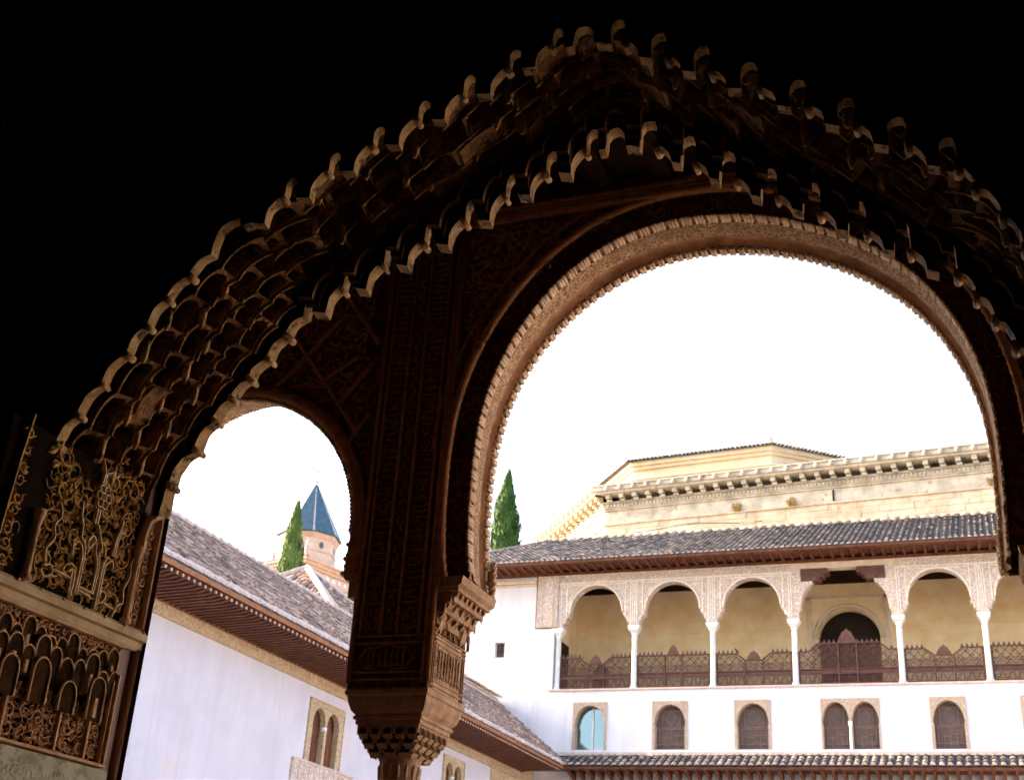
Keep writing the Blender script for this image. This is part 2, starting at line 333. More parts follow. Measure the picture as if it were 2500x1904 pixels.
def profile(y, phase=0, rec=0., dome=1., flat=0.):
    K, kk = base_profile(y, phase); out = []; bas = []
    for i in range(len(K)-1):
        (x0,z0),(x1,z1) = K[i], K[i+1]; dx, dz = x1-x0, z1-z0
        for (u, v, l) in TPL[kk[i]]:
            if kk[i] in 'SD': u, v = u*dome+(1-dome)*v, v       # flatter scallops towards the cell walls
            x = x0+dx*u; z = z0+dz*v+l*dome
            ax, az = x-AC[0], z-AC[1]; d = hypot(ax, az)
            out.append((x+ax/d*rec, z+az/d*rec)); bas.append((x0+dx*u+ax/d*.4, z0+dz*v+az/d*.4))
    out.append(K[-1]); bas.append((K[-1][0]+.4, K[-1][1]))
    if rec == 0:
        out = [(x+.0015*sin(97*x+71*z+y), z+.002*sin(83*x-109*z+y)) for x, z in out]
    if K[-1][1] > 0: pass
    return out, bas
arch = thing('muqarnas_doorway', 'dark honeycomb muqarnas arch framing the whole view, with carved jamb', 'archway', (-1.17, 3.05, GZ))
def slab(name, y0, y1, rec, phase, dome, mats, rim=False, conc=0.):
    mb = MB(); rows = []
    if conc:
        vs_ = [-1, -.8, -.5, 0, .5, .8, 1]
        for v in vs_:
            y = (y0+y1)/2 + v*(y1-y0)/2
            k = sqrt(max(0, 1-v*v*.9))
            pr, ba = profile(y, phase, rec+conc*k, .25+dome*k*.95)
            rows.append([(x, y, z) for x, z in pr])
    else:
        for y in (y0, y1):
            pr, ba = profile(y, phase, rec, dome); rows.append([(x, y, z) for x, z in pr])
    mb.grid(rows, 0)
    for y, first in ((y0, True), (y1, False)):
        if y in (2.765, YF): continue
        row = rows[0] if first else rows[-1]
        _, ba = profile(y, phase, rec, dome)
        P = row + [(x, y, z) for x, z in ba[::6]][::-1]
        mb.add(P, [tuple(range(len(P)))], 1)
    return mb.build(name, mats, arch)
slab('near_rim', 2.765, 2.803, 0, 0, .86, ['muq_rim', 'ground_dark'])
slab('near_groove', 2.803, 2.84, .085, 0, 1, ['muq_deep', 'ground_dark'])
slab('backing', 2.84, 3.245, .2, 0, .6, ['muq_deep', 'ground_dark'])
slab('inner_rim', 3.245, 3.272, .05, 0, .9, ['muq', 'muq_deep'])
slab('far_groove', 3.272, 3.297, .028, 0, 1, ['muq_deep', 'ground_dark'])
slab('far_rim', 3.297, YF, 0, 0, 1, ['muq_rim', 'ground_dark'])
# collars: the small rings between the lobes of both rims
def collars(name, y0, y1, pr_y):
    mb = MB()
    K, kk = base_profile(pr_y, 0)
    for i in range(1, len(K)-1):
        (x0,z0),(x1,z1) = K[i], K[i+1]
        if kk[i] == 'L': x, z = x0+(x1-x0)*.67, z0+(z1-z0)*.55+.042
        elif kk[i] == 'R': x, z = x0+(x1-x0)*.67, z0+(z1-z0)*.3+.004
        elif kk[i] in 'SD': x, z = x0, z0
        else: continue
        rc = .0105*(.75+.5*((i*37) % 10)/10); mb.tube([(x, y0-.004, z), (x, y1+.004, z)], rc, 8, 0)
        mb.tube([(x-.004, y0-.004, z+.012), (x-.004, y1+.004, z+.012)], .006, 6, 0)
    mb.build(name, 'muq_rim', arch)
collars('collar', 2.765, 2.803, YN); collars('collar', 3.297, YF, YF)
# cell arches: raised round-headed rims on the curtain of cells (left haunch) facing the room
def cellarch(p, ax, w, h, r, mbx, fill, cup=.05):
    """round-headed rim in the vertical plane spanned by ax and z, centred at p (bottom centre)"""
    ax = Vector(ax).normalized(); p = Vector(p); P = []
    P.append(p-ax*w/2)
    for k in range(9):
        t = pi-pi*k/8; P.append(p+ax*(cos(t)*w/2)+Vector((0,0,h-w/2+sin(t)*w/2)))
    P.append(p+ax*w/2)
    mbx.tube(P, r, 5, 0)
    nrm = ax.cross(Vector((0,0,1))); cen = p+Vector((0,0,h*.5)); rows = []
    for sc, dp in ((1, .001), (.93, -.35), (.75, -.55), (.4, -.68), (.02, -.7)):
        rows.append([cen+(q-cen)*sc+nrm*dp*w*cup for q in P])
    fill.grid(rows, 0, True)
# staggered honeycomb cells pressed into corbelled tiers, from haunch to haunch
NCOL = 4; ya, yb = 2.845, 3.245
TV = [0,.06,.12,.2,.3,.4,.5,.6,.68,.76,.82,.88,.94,1.0]; TW = [-1,-.86,-.74,-.66,-.6,-.4,-.2,0,.2,.4,.6,.66,.74,.86,1]
def kn(i, f):
    i = max(0, min(len(KN)-1.001, i)); k = int(i); t = i-k
    A0 = [KN[k][q]+(KN[k+1][q]-KN[k][q])*t for q in (0, 1)]; B0 = [KF[k][q]+(KF[k+1][q]-KF[k][q])*t for q in (0, 1)]
    return A0[0]+(B0[0]-A0[0])*f, A0[1]+(B0[1]-A0[1])*f
rnd = random.Random(77); cm = MB(); plates = MB(); fins = MB()
for c in range(NCOL):
    yc0, yc1 = ya+(yb-ya)*c/NCOL, ya+(yb-ya)*(c+1)/NCOL
    i = 0. if c % 2 else -.6
    while i < 30.5:
        hi = 9 < i < 24                                       # the crown: bigger cells, hung deeper behind the rims
        st_ = 1.2 if i < 8.4 else (1.0 if i < 24 else 1.2)
        deep = rnd.uniform(.0, .02) + (.035+.035*sin(pi*(c+.5)/NCOL) if i > 8 else 0) + (rnd.uniform(0,.05) if hi else 0) + (.04 if i > 8 and c == NCOL-1 else 0)
        plate_ = rnd.random() < (.14 if hi else .04); down = i > 16.3
        zl = (.06 if hi else 0)*rnd.uniform(.6, 1.2)
        rows = []; msk = []
        for v in TV:
            row = []; mr = []
            vv = 1-v if down else v
            for w in TW:
                y = (yc0+yc1)/2+w*(yc1-yc0)/2; f = (y-YN)/(YF-YN)
                x0, z0 = kn(i, f); x1, z1 = kn(i+st_, f)
                if not down: u = 1-cos(v*pi/2); q = sin(v*pi/2)
                else: u = sin(v*pi/2); q = 1-cos(v*pi/2)
                if hi: u, q = v, v
                x, z = x0+(x1-x0)*(.25*v+.75*u), z0+(z1-z0)*(.25*v+.75*q)
                z += zl*sin(min(1, vv*1.15)*pi*.62)*(1 if hi else 0)*(1-.45*abs(w)**3)
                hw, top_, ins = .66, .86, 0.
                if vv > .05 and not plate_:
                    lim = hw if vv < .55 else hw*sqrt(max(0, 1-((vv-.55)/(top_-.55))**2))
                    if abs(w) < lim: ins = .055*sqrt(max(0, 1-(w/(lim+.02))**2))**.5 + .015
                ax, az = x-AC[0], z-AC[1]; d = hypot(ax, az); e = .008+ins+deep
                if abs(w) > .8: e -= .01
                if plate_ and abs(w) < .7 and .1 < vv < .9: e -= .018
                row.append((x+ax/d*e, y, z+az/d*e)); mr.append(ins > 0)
            rows.append(row); msk.append(mr)
        tgt = plates if plate_ else cm
        for a in range(len(TV)-1):
            for b in range(len(TW)-1):
                k = sum((msk[a][b], msk[a+1][b], msk[a][b+1], msk[a+1][b+1]))
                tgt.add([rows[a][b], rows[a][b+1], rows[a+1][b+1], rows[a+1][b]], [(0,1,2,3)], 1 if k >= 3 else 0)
        # the cell's outer skirt, closing the steps between neighbours
        ring_ = rows[0]+[r[-1] for r in rows[1:]]+rows[-1][::-1][1:]+[r[0] for r in rows[::-1][1:]]
        back = []
        for (x, y, z) in ring_:
            ax, az = x-AC[0], z-AC[1]; d = hypot(ax, az); back.append((x+ax/d*.11, y, z+az/d*.11))
        tgt.grid([ring_, back], 0)
        # pale fin along the lower lip / hanging tooth between cells
        if i > .5 and rnd.random() < .6:
            p = Vector(rows[0][0] if not down else rows[-1][0]); h = rnd.uniform(.05, .085)
            fins.tube([p+Vector((0,0,.06)), p+Vector((0,0,.0)), p-Vector((0,0,h*.35))], [.013,.012,.006], 6)
        if hi and rnd.random() < .5:
            k = 2; P = [Vector(q)+Vector((0,0,-.004)) for q in (rows[1] if not down else rows[-2])[2:-2:2]]
            fins.tube(P, .007, 5)
        i += st_
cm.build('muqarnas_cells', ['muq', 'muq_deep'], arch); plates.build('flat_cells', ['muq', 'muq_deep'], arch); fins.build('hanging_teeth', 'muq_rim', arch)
# wall round the arch, room side and portico side, and the jambs' masonry
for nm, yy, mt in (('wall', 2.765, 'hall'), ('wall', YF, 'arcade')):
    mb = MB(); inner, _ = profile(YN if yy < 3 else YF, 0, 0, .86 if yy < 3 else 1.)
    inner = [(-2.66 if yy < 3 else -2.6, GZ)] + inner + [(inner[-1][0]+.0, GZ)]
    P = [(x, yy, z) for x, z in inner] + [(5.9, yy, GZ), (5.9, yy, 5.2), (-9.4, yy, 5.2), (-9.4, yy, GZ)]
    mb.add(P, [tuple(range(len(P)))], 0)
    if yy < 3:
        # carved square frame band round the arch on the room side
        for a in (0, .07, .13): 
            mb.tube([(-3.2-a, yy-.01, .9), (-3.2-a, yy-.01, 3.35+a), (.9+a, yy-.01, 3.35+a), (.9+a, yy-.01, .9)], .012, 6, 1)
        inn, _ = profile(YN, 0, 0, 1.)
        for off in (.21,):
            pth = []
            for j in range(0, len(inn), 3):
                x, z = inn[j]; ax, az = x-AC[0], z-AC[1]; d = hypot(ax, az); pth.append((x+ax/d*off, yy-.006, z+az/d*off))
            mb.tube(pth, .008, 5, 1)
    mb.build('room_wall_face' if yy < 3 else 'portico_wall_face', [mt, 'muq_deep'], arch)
mb = MB(); mb.box(.24, .5, 2.77, 3.34, GZ, 1.3); mb.build('right_jamb', 'arcade', arch)
# ---- left jamb: plane x = -2.6
JX = -2.6
jm = lambda a, b, h: (JX+h, a, b)
mb = MB(); mb.box(-3.0, JX-.022, 2.58, 3.25, GZ, 1.42, 0); mb.build('jamb', 'ground_dark', arch)
# niche panel with gilt leaves and lettering
top = lambda y: 1.325+(y-2.745)*.33 + .05*sin((y-2.745)*22)
NP = thing  # (alias kept short)
def jpart(name, mbx, mt): 
    o = mbx.build(name, mt, arch); return o
mb = MB(); base = lambda a, b, h: (JX-.02+h, a, b)
ins_ = lambda a, b: b < top(a)-.005
arabesque(mb, 2.77, 3.21, .98, 1.44, .11, base, .006, .008, 12, 0, inside=ins_, leafy=.6)
foliage(mb, 2.775, 3.215, .98, 1.50, .05, base, .006, 14, ins_, ln=.55, wd=.2)
foliage(mb, 2.61, 2.69, .98, 1.36, .04, base, .005, 16, lambda a, b: a < 2.615+(1.4-b)*.22+.02, petals=(2, 4))
foliage(mb, 2.775, 3.205, .985, 1.45, .036, base, .004, 15, ins_, petals=(2, 4), ln=.6, wd=.24)
jpart('leaf_relief', mb, 'gold_leaf')
mb = MB()
def jp(pts): return [(2.75+.49*a, .975+.40*b) for a, b in pts]
strokes = [
 [(.12,.1),(.16,.06),(.22,.1),(.2,.16),(.14,.14)], [(.15,.16),(.13,.26),(.18,.36),(.16,.46),(.2,.54),(.18,.62)],
 [(.24,.14),(.40,.13)], [(.36,.17),(.39,.2),(.42,.17),(.42,.0)], [(.39,.2),(.40,.02)],
 [(.455,.03),(.455,.33)], [(.475,.03),(.475,.33)], [(.455,.33),(.43,.40),(.39,.42),(.36,.38)], [(.475,.33),(.45,.43),(.41,.47),(.405,.56),(.375,.62),(.36,.74)], [(.36,.3),(.35,.42)],
 [(.475,.10),(.62,.09)], [(.475,.07),(.60,.06)], [(.62,.09),(.625,.3),(.6,.38),(.62,.46),(.565,.57),(.545,.62)], [(.60,.09),(.605,.3),(.57,.4),(.55,.48),(.5,.4)], [(.5,.4),(.48,.46),(.52,.52),(.55,.48)],
 [(.66,-.02),(.66,.3),(.68,.4)], [(.68,-.02),(.68,.3),(.70,.36),(.74,.4),(.76,.34)], [(.66,.02),(.72,.06),(.74,.12),(.7,.14),(.68,.1)], [(.72,.06),(.84,.04)],
 [(.735,.44),(.735,.56),(.76,.66),(.77,.76)], [(.755,.44),(.755,.55),(.78,.66)],
 [(.84,-.02),(.87,.08),(.92,.12),(.9,.22),(.94,.34),(.93,.46),(.97,.54)],
 [(.50,.95),(.505,1.05),(.49,1.09),(.47,1.13)], [(.525,.95),(.525,1.03),(.55,1.06),(.60,1.08)], [(.505,.62),(.505,.74)], [(.53,.62),(.53,.74)],
]
def smooth(P, n=5):
    if len(P) < 3: return P
    Q = [P[0]]+P+[P[-1]]; o = []
    for i in range(1, len(Q)-2):
        for k in range(n):
            t = k/n; a = [.5*((2*Q[i][c])+(-Q[i-1][c]+Q[i+1][c])*t+(2*Q[i-1][c]-5*Q[i][c]+4*Q[i+1][c]-Q[i+2][c])*t*t+(-Q[i-1][c]+3*Q[i][c]-3*Q[i+1][c]+Q[i+2][c])*t**3) for c in (0, 1)]
            o.append(tuple(a))
    return o+[P[-1]]
for st in strokes: mb.ribbon(smooth(jp(st), 4), .0066, base, .013, 0)
for k in range(6):                              # the knot of loops
    a = k*pi/3; cx, cy = 2.75+.49*.535+.022*cos(a), .975+.40*.85+.026*sin(a)
    mb.ribbon([(cx+.013*cos(t), cy+.015*sin(t)) for t in [2*pi*i/8 for i in range(9)]], .0055, base, .014, 0)
for (a, b, an) in ((.33,.86,2.1),(.78,.88,1.0),(.47,1.13,2.2),(.62,1.06,.7),(.19,.64,1.6)):
    x, y = jp([(a, b)])[0]; mb.leaf(x, y, an, .042, .018, base, .013, 0)
jpart('lettering', mb, 'kufic')
for yc, tp in ((2.752, 1.16), (3.225, 1.2)):    # colonnettes of the niche
    mb = MB(); prof = [(.018,.963),(.018,.975),(.011,.985),(.010,tp-.05),(.014,tp-.045),(.010,tp-.038),(.012,tp-.02),(.017,tp),(.019,tp+.02)]
    mb.lathe(JX-.006, yc, prof, 10); mb.build('colonnette', 'pinkrelief', arch)
mb = MB()                                        # scalloped edge that the niche's right side rises into
pts = [(3.235,1.20),(3.232,1.26),(3.245,1.31),(3.275,1.335),(3.3,1.345)]
mb.ribbon(pts, .02, base, .03); mb.ribbon([(3.24,1.0),(3.24,1.2)], .008, base, .02)
mb.ribbon([(3.303,.965),(3.303,1.34)], .008, base, .03)
arabesque(mb, 3.25, 3.297, .97, 1.3, .042, base, .006, .014, 21)
jpart('edge_relief', mb, 'pinkrelief')
mb = MB(); rr = MB()                             # strip left of the niche
mb.ribbon([(2.607,.965),(2.625,1.3),(2.64,1.44)], .008, base, .02); arabesque(mb, 2.615, 2.675, .97, 1.4, .05, base, .006, .014, 23)
jpart('strip_relief', mb, 'gold_leaf')
mb = MB()                                        # cornice
cp = [(0,.895),(.012,.897),(.016,.905),(.016,.925),(.03,.93),(.03,.952),(.022,.958),(.012,.966),(0,.968)]
mb.extr([(JX-.03+x, z) for x, z in cp] + [(JX-.2,.968),(JX-.2,.895)], XZ, 2.5, 3.345)
for k in range(8): mb.box(JX-.03, JX+.004, 2.62+k*.1, 2.624+k*.1, .951, .9595, 0)
mb.build('cornice', 'cornice', arch)
# lower panel
mb = MB(); md = MB()
arabesque(mb, 2.6, 3.225, .79, .887, .03, base, .006, .006, 31, leafy=.5)
foliage(mb, 2.6, 3.225, .79, .887, .026, base, .005, 36, petals=(2, 4))
arabesque(mb, 2.6, 3.225, .53, .69, .06, base, .005, .007, 33, leafy=.5)
foliage(mb, 2.6, 3.225, .53, .7, .036, base, .007, 34, petals=(5, 6), spread=7, ln=.42, wd=.24)
foliage(mb, 2.6, 3.225, .535, .69, .028, base, .005, 35, petals=(2, 3), ln=.6, wd=.28)
mb.ribbon([(2.56,.888),(3.245,.888)], .008, base, .022); mb.ribbon([(3.243,.52),(3.243,.80)], .009, base, .024); mb.ribbon([(3.228,.52),(3.228,.78)], .004, base, .018)
mb.ribbon([(2.56,.522),(3.248,.522)], .014, base, .026)
for yc in (2.70, 2.79, 3.02, 3.155): mb.ribbon([(yc,.53),(yc,.655)], .014, base, .016); mb.ribbon([(yc-.014,.66),(yc+.014,.66)], .012, base, .02)
jpart('floral_relief', mb, 'pinkrelief')
mb = MB(); rnd = random.Random(8)                # little muqarnas niches
for row, (zb, hh, ww, off, pr) in enumerate(((.765,.085,.05,0,.004),(.705,.1,.058,.03,.012),(.64,.1,.066,0,.02))):
    y = 2.60+off; k = 0
    while y < 3.23:
        h2 = hh*(1.25 if k % 4 == 0 else .85+.1*(k % 3)); w2 = ww*(.9 if k % 2 else 1.05)
        if row == 2 and k % 2: y += w2; k += 1; continue
        P = [(y, zb)] + [(y+w2/2-w2/2*cos(pi*i/8), zb+h2-w2/2+w2*.6*sin(pi*i/8)) for i in range(9)] + [(y+w2, zb)]
        P = [(a, b) for a, b in P if a < 3.25]
        mb.ribbon(P, .0065, lambda a, b, h: (JX-.02+pr+h, a, b), .008)
        md.add([(JX-.018+pr, a, b) for a, b in P], [tuple(range(len(P)))], 0)  # flat dark fill stands in for the shade inside each niche
        if rnd.random() < .35: mb.ribbon([(y+w2*.5, zb+.01), (y+w2*.5, zb+h2*.55)], w2*.35, lambda a, b, h: (JX-.018+pr+h, a, b), .006)
        y += w2; k += 1
jpart('small_muqarnas', mb, 'pinkrelief'); jpart('niche_shade', md, 'muq_deep')
mb = MB(); mb.box(JX-.2, JX-.005, 2.5, 3.28, GZ, .512, 0)
dm = lambda a, b, h: (JX-.005+h, a, b)
arabesque(mb, 2.62, 3.25, .28, .475, .05, dm, .005, .0012, 41)
mb.build('dado_slab', 'dado', arch)
mb = MB(); mb.box(JX-.16, JX-.03, 3.25, 3.362, GZ, 1.475); mb.tube([(JX-.035, 3.335, GZ), (JX-.035, 3.335, 1.47)], .022, 10)
mb.build('door_post', 'post', arch)
# ================================================================== HALL SHELL (the room the photograph is taken in)
hall = thing('hall', 'dark room around the doorway, unlit walls and ceiling above the muqarnas arch', 'room', (-1.7, -.5, GZ))
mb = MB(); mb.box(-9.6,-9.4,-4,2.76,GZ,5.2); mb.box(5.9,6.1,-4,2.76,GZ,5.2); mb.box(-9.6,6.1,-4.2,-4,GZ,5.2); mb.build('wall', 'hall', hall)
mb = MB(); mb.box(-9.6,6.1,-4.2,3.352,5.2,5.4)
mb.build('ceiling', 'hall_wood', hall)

# ================================================================== PORTICO ARCADE
arc = thing('portico_arcade', 'carved arcade beyond the doorway with one big round arch and a smaller arch beside it', 'arcade', (-3.58, 7.28, GZ))
Y0, Y1 = 7.0, 7.55
MC, MR = (-1.53, 3.1), 1.66
def ring(c, r, a0=-8, a1=188, n=72, foot=None):
    return [(c[0]-r*cos(radians(a0+(a1-a0)*i/n)), c[1]+r*sin(radians(a0+(a1-a0)*i/n))) for i in range(n+1)]
RN = [(-27,1.755),(-25,1.742),(-12,1.64),(0,1.604),(15,1.62),(28,1.639),(43,1.677),(58,1.719),(69,1.729),(80,1.711),(91,1.677),(102,1.655),(110,1.64),(120,1.637),(131,1.646),(145,1.65),(154,1.647),(169,1.649),(180,1.661),(188,1.682),(193,1.706),(198,1.745),(201,1.776),(207,1.85)]
RF = [(-27,1.815),(-15,1.711),(-4,1.669),(7,1.657),(22,1.677),(35,1.691),(50,1.70),(66,1.70),(78,1.69),(90,1.65),(104,1.622),(117,1.612),(130,1.608),(142,1.612),(157,1.612),(169,1.62),(180,1.622),(185,1.63),(190,1.645),(195,1.67),(199,1.71),(203,1.752),(207,1.80)]
def tab(T, a):
    a = max(T[0][0], min(T[-1][0], a))
    for p, q in zip(T[:-1], T[1:]):
        if a <= q[0]: return p[1]+(q[1]-p[1])*(a-p[0])/(q[0]-p[0])
def mainring(f, dr=0., n=84):
    """measured outline of the big arch: f 0..1 from the room side to the court side"""
    out = []
    for i in range(n+1):
        a = -26.5+(206-(-26.5))*i/n; w = (a > -18 and a < 198)
        g = lambda T: (tab(T, a-6)+tab(T, a-3)+tab(T, a)+tab(T, a+3)+tab(T, a+6))/5 if w else tab(T, a)
        r = g(RN)*(1-f)+g(RF)*f+dr; t = radians(a)
        out.append((MC[0]-r*cos(t), MC[1]+r*sin(t)))
    return out
def sidering(cx, cz, r, n=48, foot=2.36, e=.02):
    pts = ring((cx, cz), r, 0, 180, n)
    lo = [(cx-r+e*(1-k/3), foot+(cz-foot)*k/3) for k in range(3)]
    return lo+pts+[(2*cx-x, z) for x, z in lo][::-1]
LC = (-5.03, 2.66); LR = 1.075; LR2 = 1.10; LC2 = (-5.03, 2.85)
TOPZ = 5.25
def plate(mb, op, x0, x1, z1, y, mi=0, flip=False):
    """wall face at y between an opening polyline (left foot..right foot) and a rectangle"""
    n = len(op)
    P = [(x0, op[0][1])] + op + [(x1, op[-1][1]), (x1, z1), (x0, z1)]
    idx = tuple(range(len(P)))
    mb.add([(x, y, z) for x, z in P], [idx if flip else idx[::-1]], mi)
PX0, PX1 = -3.85, -3.30                          # the pier between the two arches
mb = MB()
n0 = mainring(0, .14); n1 = mainring(1)
plate(mb, mainring(0, .155), -3.31, .36, TOPZ, Y0)       # room side of the big bay: flush wall ends at the roll moulding
plate(mb, mainring(1), PX1, .36, TOPZ, Y1, flip=True)
mb.grid([[(x, Y0+.0, z) for x, z in mainring(0, .155)], [(x, Y0+.08, z) for x, z in mainring(0, .155)]])
mb.grid([[(x, Y0+.08, z) for x, z in mainring(0, .155)], [(x, Y0+.08, z) for x, z in mainring(0)]])
for sgn, cx in ((1, LC[0]), (1, LC[0]-2.9), (1, LC[0]-5.8), (-1, 1.95), (-1, 4.85)):
    x0, x1 = (cx-1.18-.27, cx+1.18) if cx < -3 else (cx-1.18+.0, cx+1.18+.27)
    if cx == LC[0]: x1 = PX0
    if cx == LC[0]-2.9: x1 = LC[0]-1.45
    if cx == LC[0]-5.8: x1 = LC[0]-2.9-1.45
    if cx == 1.95: x0 = .905
    if cx == 4.85: x0 = 1.95+1.45
    plate(mb, sidering(cx, LC[1], LR), x0, x1, TOPZ, Y0); plate(mb, sidering(cx, LC2[1], LR2), x0, x1, TOPZ, Y1, flip=True)
    mb.grid([[(x, Y0, z) for x, z in sidering(cx, LC[1], LR)], [(x, Y1, z) for x, z in sidering(cx, LC2[1], LR2)]], 1)
mb.box(-11, 6.3, Y0+.01, Y1-.01, TOPZ-.02, TOPZ+.8)
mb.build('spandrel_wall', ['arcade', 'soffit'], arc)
# big arch soffit: bead row, lattice band, plain moulding, bead row
mb = MB(); mb2 = MB()
def ysec(f): return Y0+.08+(Y1-Y0-.08)*f
def secrow(f, dr): return [(x, ysec(f), z) for x, z in mainring(f, dr)]
mb.grid([secrow(.18, 0), secrow(.21, -.004), secrow(.52, -.004)], 0, True)
mb.build('soffit_lattice', 'soffit', arc)
mb2.grid([secrow(.52, -.004), secrow(.53, .02), secrow(.62, .035), secrow(.74, .03), secrow(.79, .0)], 0, True)
mb2.grid([secrow(0, 0), secrow(.0, .012), secrow(.18, .012), secrow(.18, 0)], 0); mb2.grid([secrow(.79, 0), secrow(.80, .012), secrow(.99, .012), secrow(1, 0)], 0)
mb2.build('soffit_moulding', 'soffit_band', arc)
def beads(f0, f1, dr, r, step, name, slant):
    mb = MB(); fm = (f0+f1)/2; P = mainring(fm, dr, 300)
    acc = 0; last = P[0]; q = []
    for p in P[1:]:
        acc += hypot(p[0]-last[0], p[1]-last[1]); last = p
        if acc >= step: acc -= step; q.append(p)
    rb = random.Random(3)
    for i, (x, z) in enumerate(q):
        a = Vector((q[min(i+1,len(q)-1)][0]-q[max(i-1,0)][0], 0, q[min(i+1,len(q)-1)][1]-q[max(i-1,0)][1])).normalized()
        y0, y1 = ysec(f0), ysec(f1); L = (y1-y0)/2; k = Vector((0,1,0))*L + a*slant; c = Vector((x, (y0+y1)/2, z)) + Vector((rb.uniform(-.002,.002), 0, rb.uniform(-.002,.002)))
        rr = r*rb.uniform(.9,1.08)
        mb.tube([c-k*1.0, c-k*.82, c, c+k*.82, c+k*1.0], [rr*.5, rr*.95, rr, rr*.95, rr*.5], 8, 0)
    return mb.build(name, 'bead', arc)
beads(-.04, .17, -.005, .0128, .0305, 'bead_row', .0)
beads(.82, 1.02, -.006, .0145, .0345, 'bead_row', .0)
mb = MB(); rb = random.Random(4)
for yy, cz_, rr_ in ((Y0+.012, LC[1], LR), (Y1-.02, LC2[1], LR2)):
    P = sidering(LC[0], cz_, rr_-.004, 110)
    for i, (x, z) in enumerate(P):
        r = .017*rb.uniform(.85, 1.1); mb.tube([(x, yy-.03, z), (x, yy-.02, z), (x, yy+.02, z), (x, yy+.03, z)], [r*.5, r, r, r*.5], 6)
mb.build('bead_row', 'bead', arc)
# rolls on the room face
mb = MB()
def rope(mb, path, r, step, mi=0):
    """twisted rope moulding along a path in the xz plane at y given"""
    P = [Vector(p) for p in path]; out = []; acc = 0; pos = 0
    mb.tube(P, r*.86, 8, mi)
    last = P[0]; d = 0; nxt = 0
    for a, b in zip(P[:-1], P[1:]):
        l = (b-a).length
        while nxt <= d+l:
            c = a+(b-a)*((nxt-d)/l if l else 0); t = (b-a).normalized()
            mb.tube([c-t*step*.36, c, c+t*step*.36], [r*.7, r*1.04, r*.7], 8, mi, caps=False); nxt += step
        d += l
rope(mb, [(x, Y0-.005, z) for x, z in mainring(0, .155, 90)], .032, .062)
rope(mb, [(x, Y0-.004, z) for x, z in mainring(0, .27, 80)[10:-10]], .014, .045)
for cx in (LC[0], LC[0]-2.9): rope(mb, [(x, Y0-.012, z) for x, z in sidering(cx, LC[1]+.0, LR+.058)], .055, .075)
for x in (-3.845, -3.80, -3.655, -3.54, -3.385, -3.33, -3.295): mb.tube([(x, Y0-.008, 1.63 if x < -3.8 or x > -3.35 else 1.93), (x, Y0-.008, 4.93)], .011 if x not in (-3.845, -3.33, -3.295) else .017, 8)
for z, x0, x1 in ((1.655,-3.84,-3.30),(1.70,-3.83,-3.35),(1.885,-3.83,-3.35),(1.93,-3.84,-3.35),(2.145,-3.80,-3.655),(2.145,-3.54,-3.385)): mb.tube([(x0, Y0-.008, z), (x1, Y0-.008, z)], .008, 6)
for z in (4.94, 4.985, 5.02): mb.tube([(-11, Y0-.02, z), (6.3, Y0-.02, z)], .02 if z > 4.97 else .03, 8)
# lozenge ribs in the side spandrels
for cx in (LC[0],):
    for (xa, za, xb, zb) in ((-4.72,4.35,-3.98,3.35),(-4.30,4.62,-3.9,4.05),(-4.55,3.95,-4.2,4.35),(-4.16,3.62,-3.9,3.95),(-4.5,3.98,-4.78,3.75),(-4.33,3.8,-4.05,3.98),(-4.1,3.25,-3.92,3.5)):
        rope(mb, [(xa, Y0-.01, za), (xb, Y0-.01, zb)], .02, .05)
mb.build('rib_moulding', 'arcade_rib', arc)
# inscription bands and cartouche on the pier
mb = MB(); am = lambda a, b, h: (a, Y0-h, b); rnd = random.Random(17)
for z in [2.17+.045*k for k in range(60)]:
    for (a, b) in ((-3.79,-3.665), (-3.53,-3.395)):
        if rnd.random() < .75:
            x0 = a+rnd.uniform(0,.02); x1 = b-rnd.uniform(0,.03)
            mb.ribbon([(x0, z+rnd.uniform(0,.012)), ((x0+x1)/2, z+rnd.uniform(-.008,.012)), (x1, z+rnd.uniform(-.004,.01))], .006, am, .006)
        else: mb.ribbon([(q[0], q[1]) for q in spiral((a+b)/2, z, .035, .8, rnd.uniform(0,6), 1, 8)], .006, am, .006)
for k in range(60):
    z = 1.97+.05*k; s = 1 if k % 2 else -1
    mb.ribbon([(-3.6-.02*s, z), (-3.6+.025*s, z+.018), (-3.6+.012*s, z+.035), (-3.6+.02*s, z+.05)], .005, am, .006)
    mb.leaf(-3.6+.02*s, z+.02, 1.2+s, .025, .012, am, .006)
P = [(-3.595+.185*cos(t)*(1+.06*cos(8*t)), 1.79+.082*sin(t)*(1+.08*cos(8*t))) for t in [2*pi*i/40 for i in range(41)]]
mb.ribbon(P, .008, am, .01)
for x in (-3.72,-3.69,-3.64,-3.60,-3.56,-3.52,-3.48):
    mb.ribbon([(x,1.74),(x+.002,1.83),(x+.012,1.845)], .009, am, .01); mb.ribbon([(x-.015,1.75),(x,1.735),(x+.02,1.75)], .009, am, .01)
arabesque(mb, -3.79, -3.665, 1.955, 2.13, .06, am, .005, .007, 51); arabesque(mb, -3.53, -3.395, 1.955, 2.13, .06, am, .005, .007, 52)
arabesque(mb, -3.2, -.1, 4.3, 4.9, .16, am, .008, .006, 53, inside=lambda a, b: hypot(a-MC[0], b-MC[1]) > MR+.2)
arabesque(mb, -3.25, -2.6, 3.3, 4.9, .12, am, .008, .006, 54, inside=lambda a, b: hypot(a-MC[0], b-MC[1]) > MR+.2)
arabesque(mb, -5.6, -3.98, 2.9, 4.85, .12, am, .008, .006, 55, inside=lambda a, b: hypot(a-LC[0], b-LC[1]) > LR+.15)
mb.build('inscription_relief', 'arcade_rib', arc)
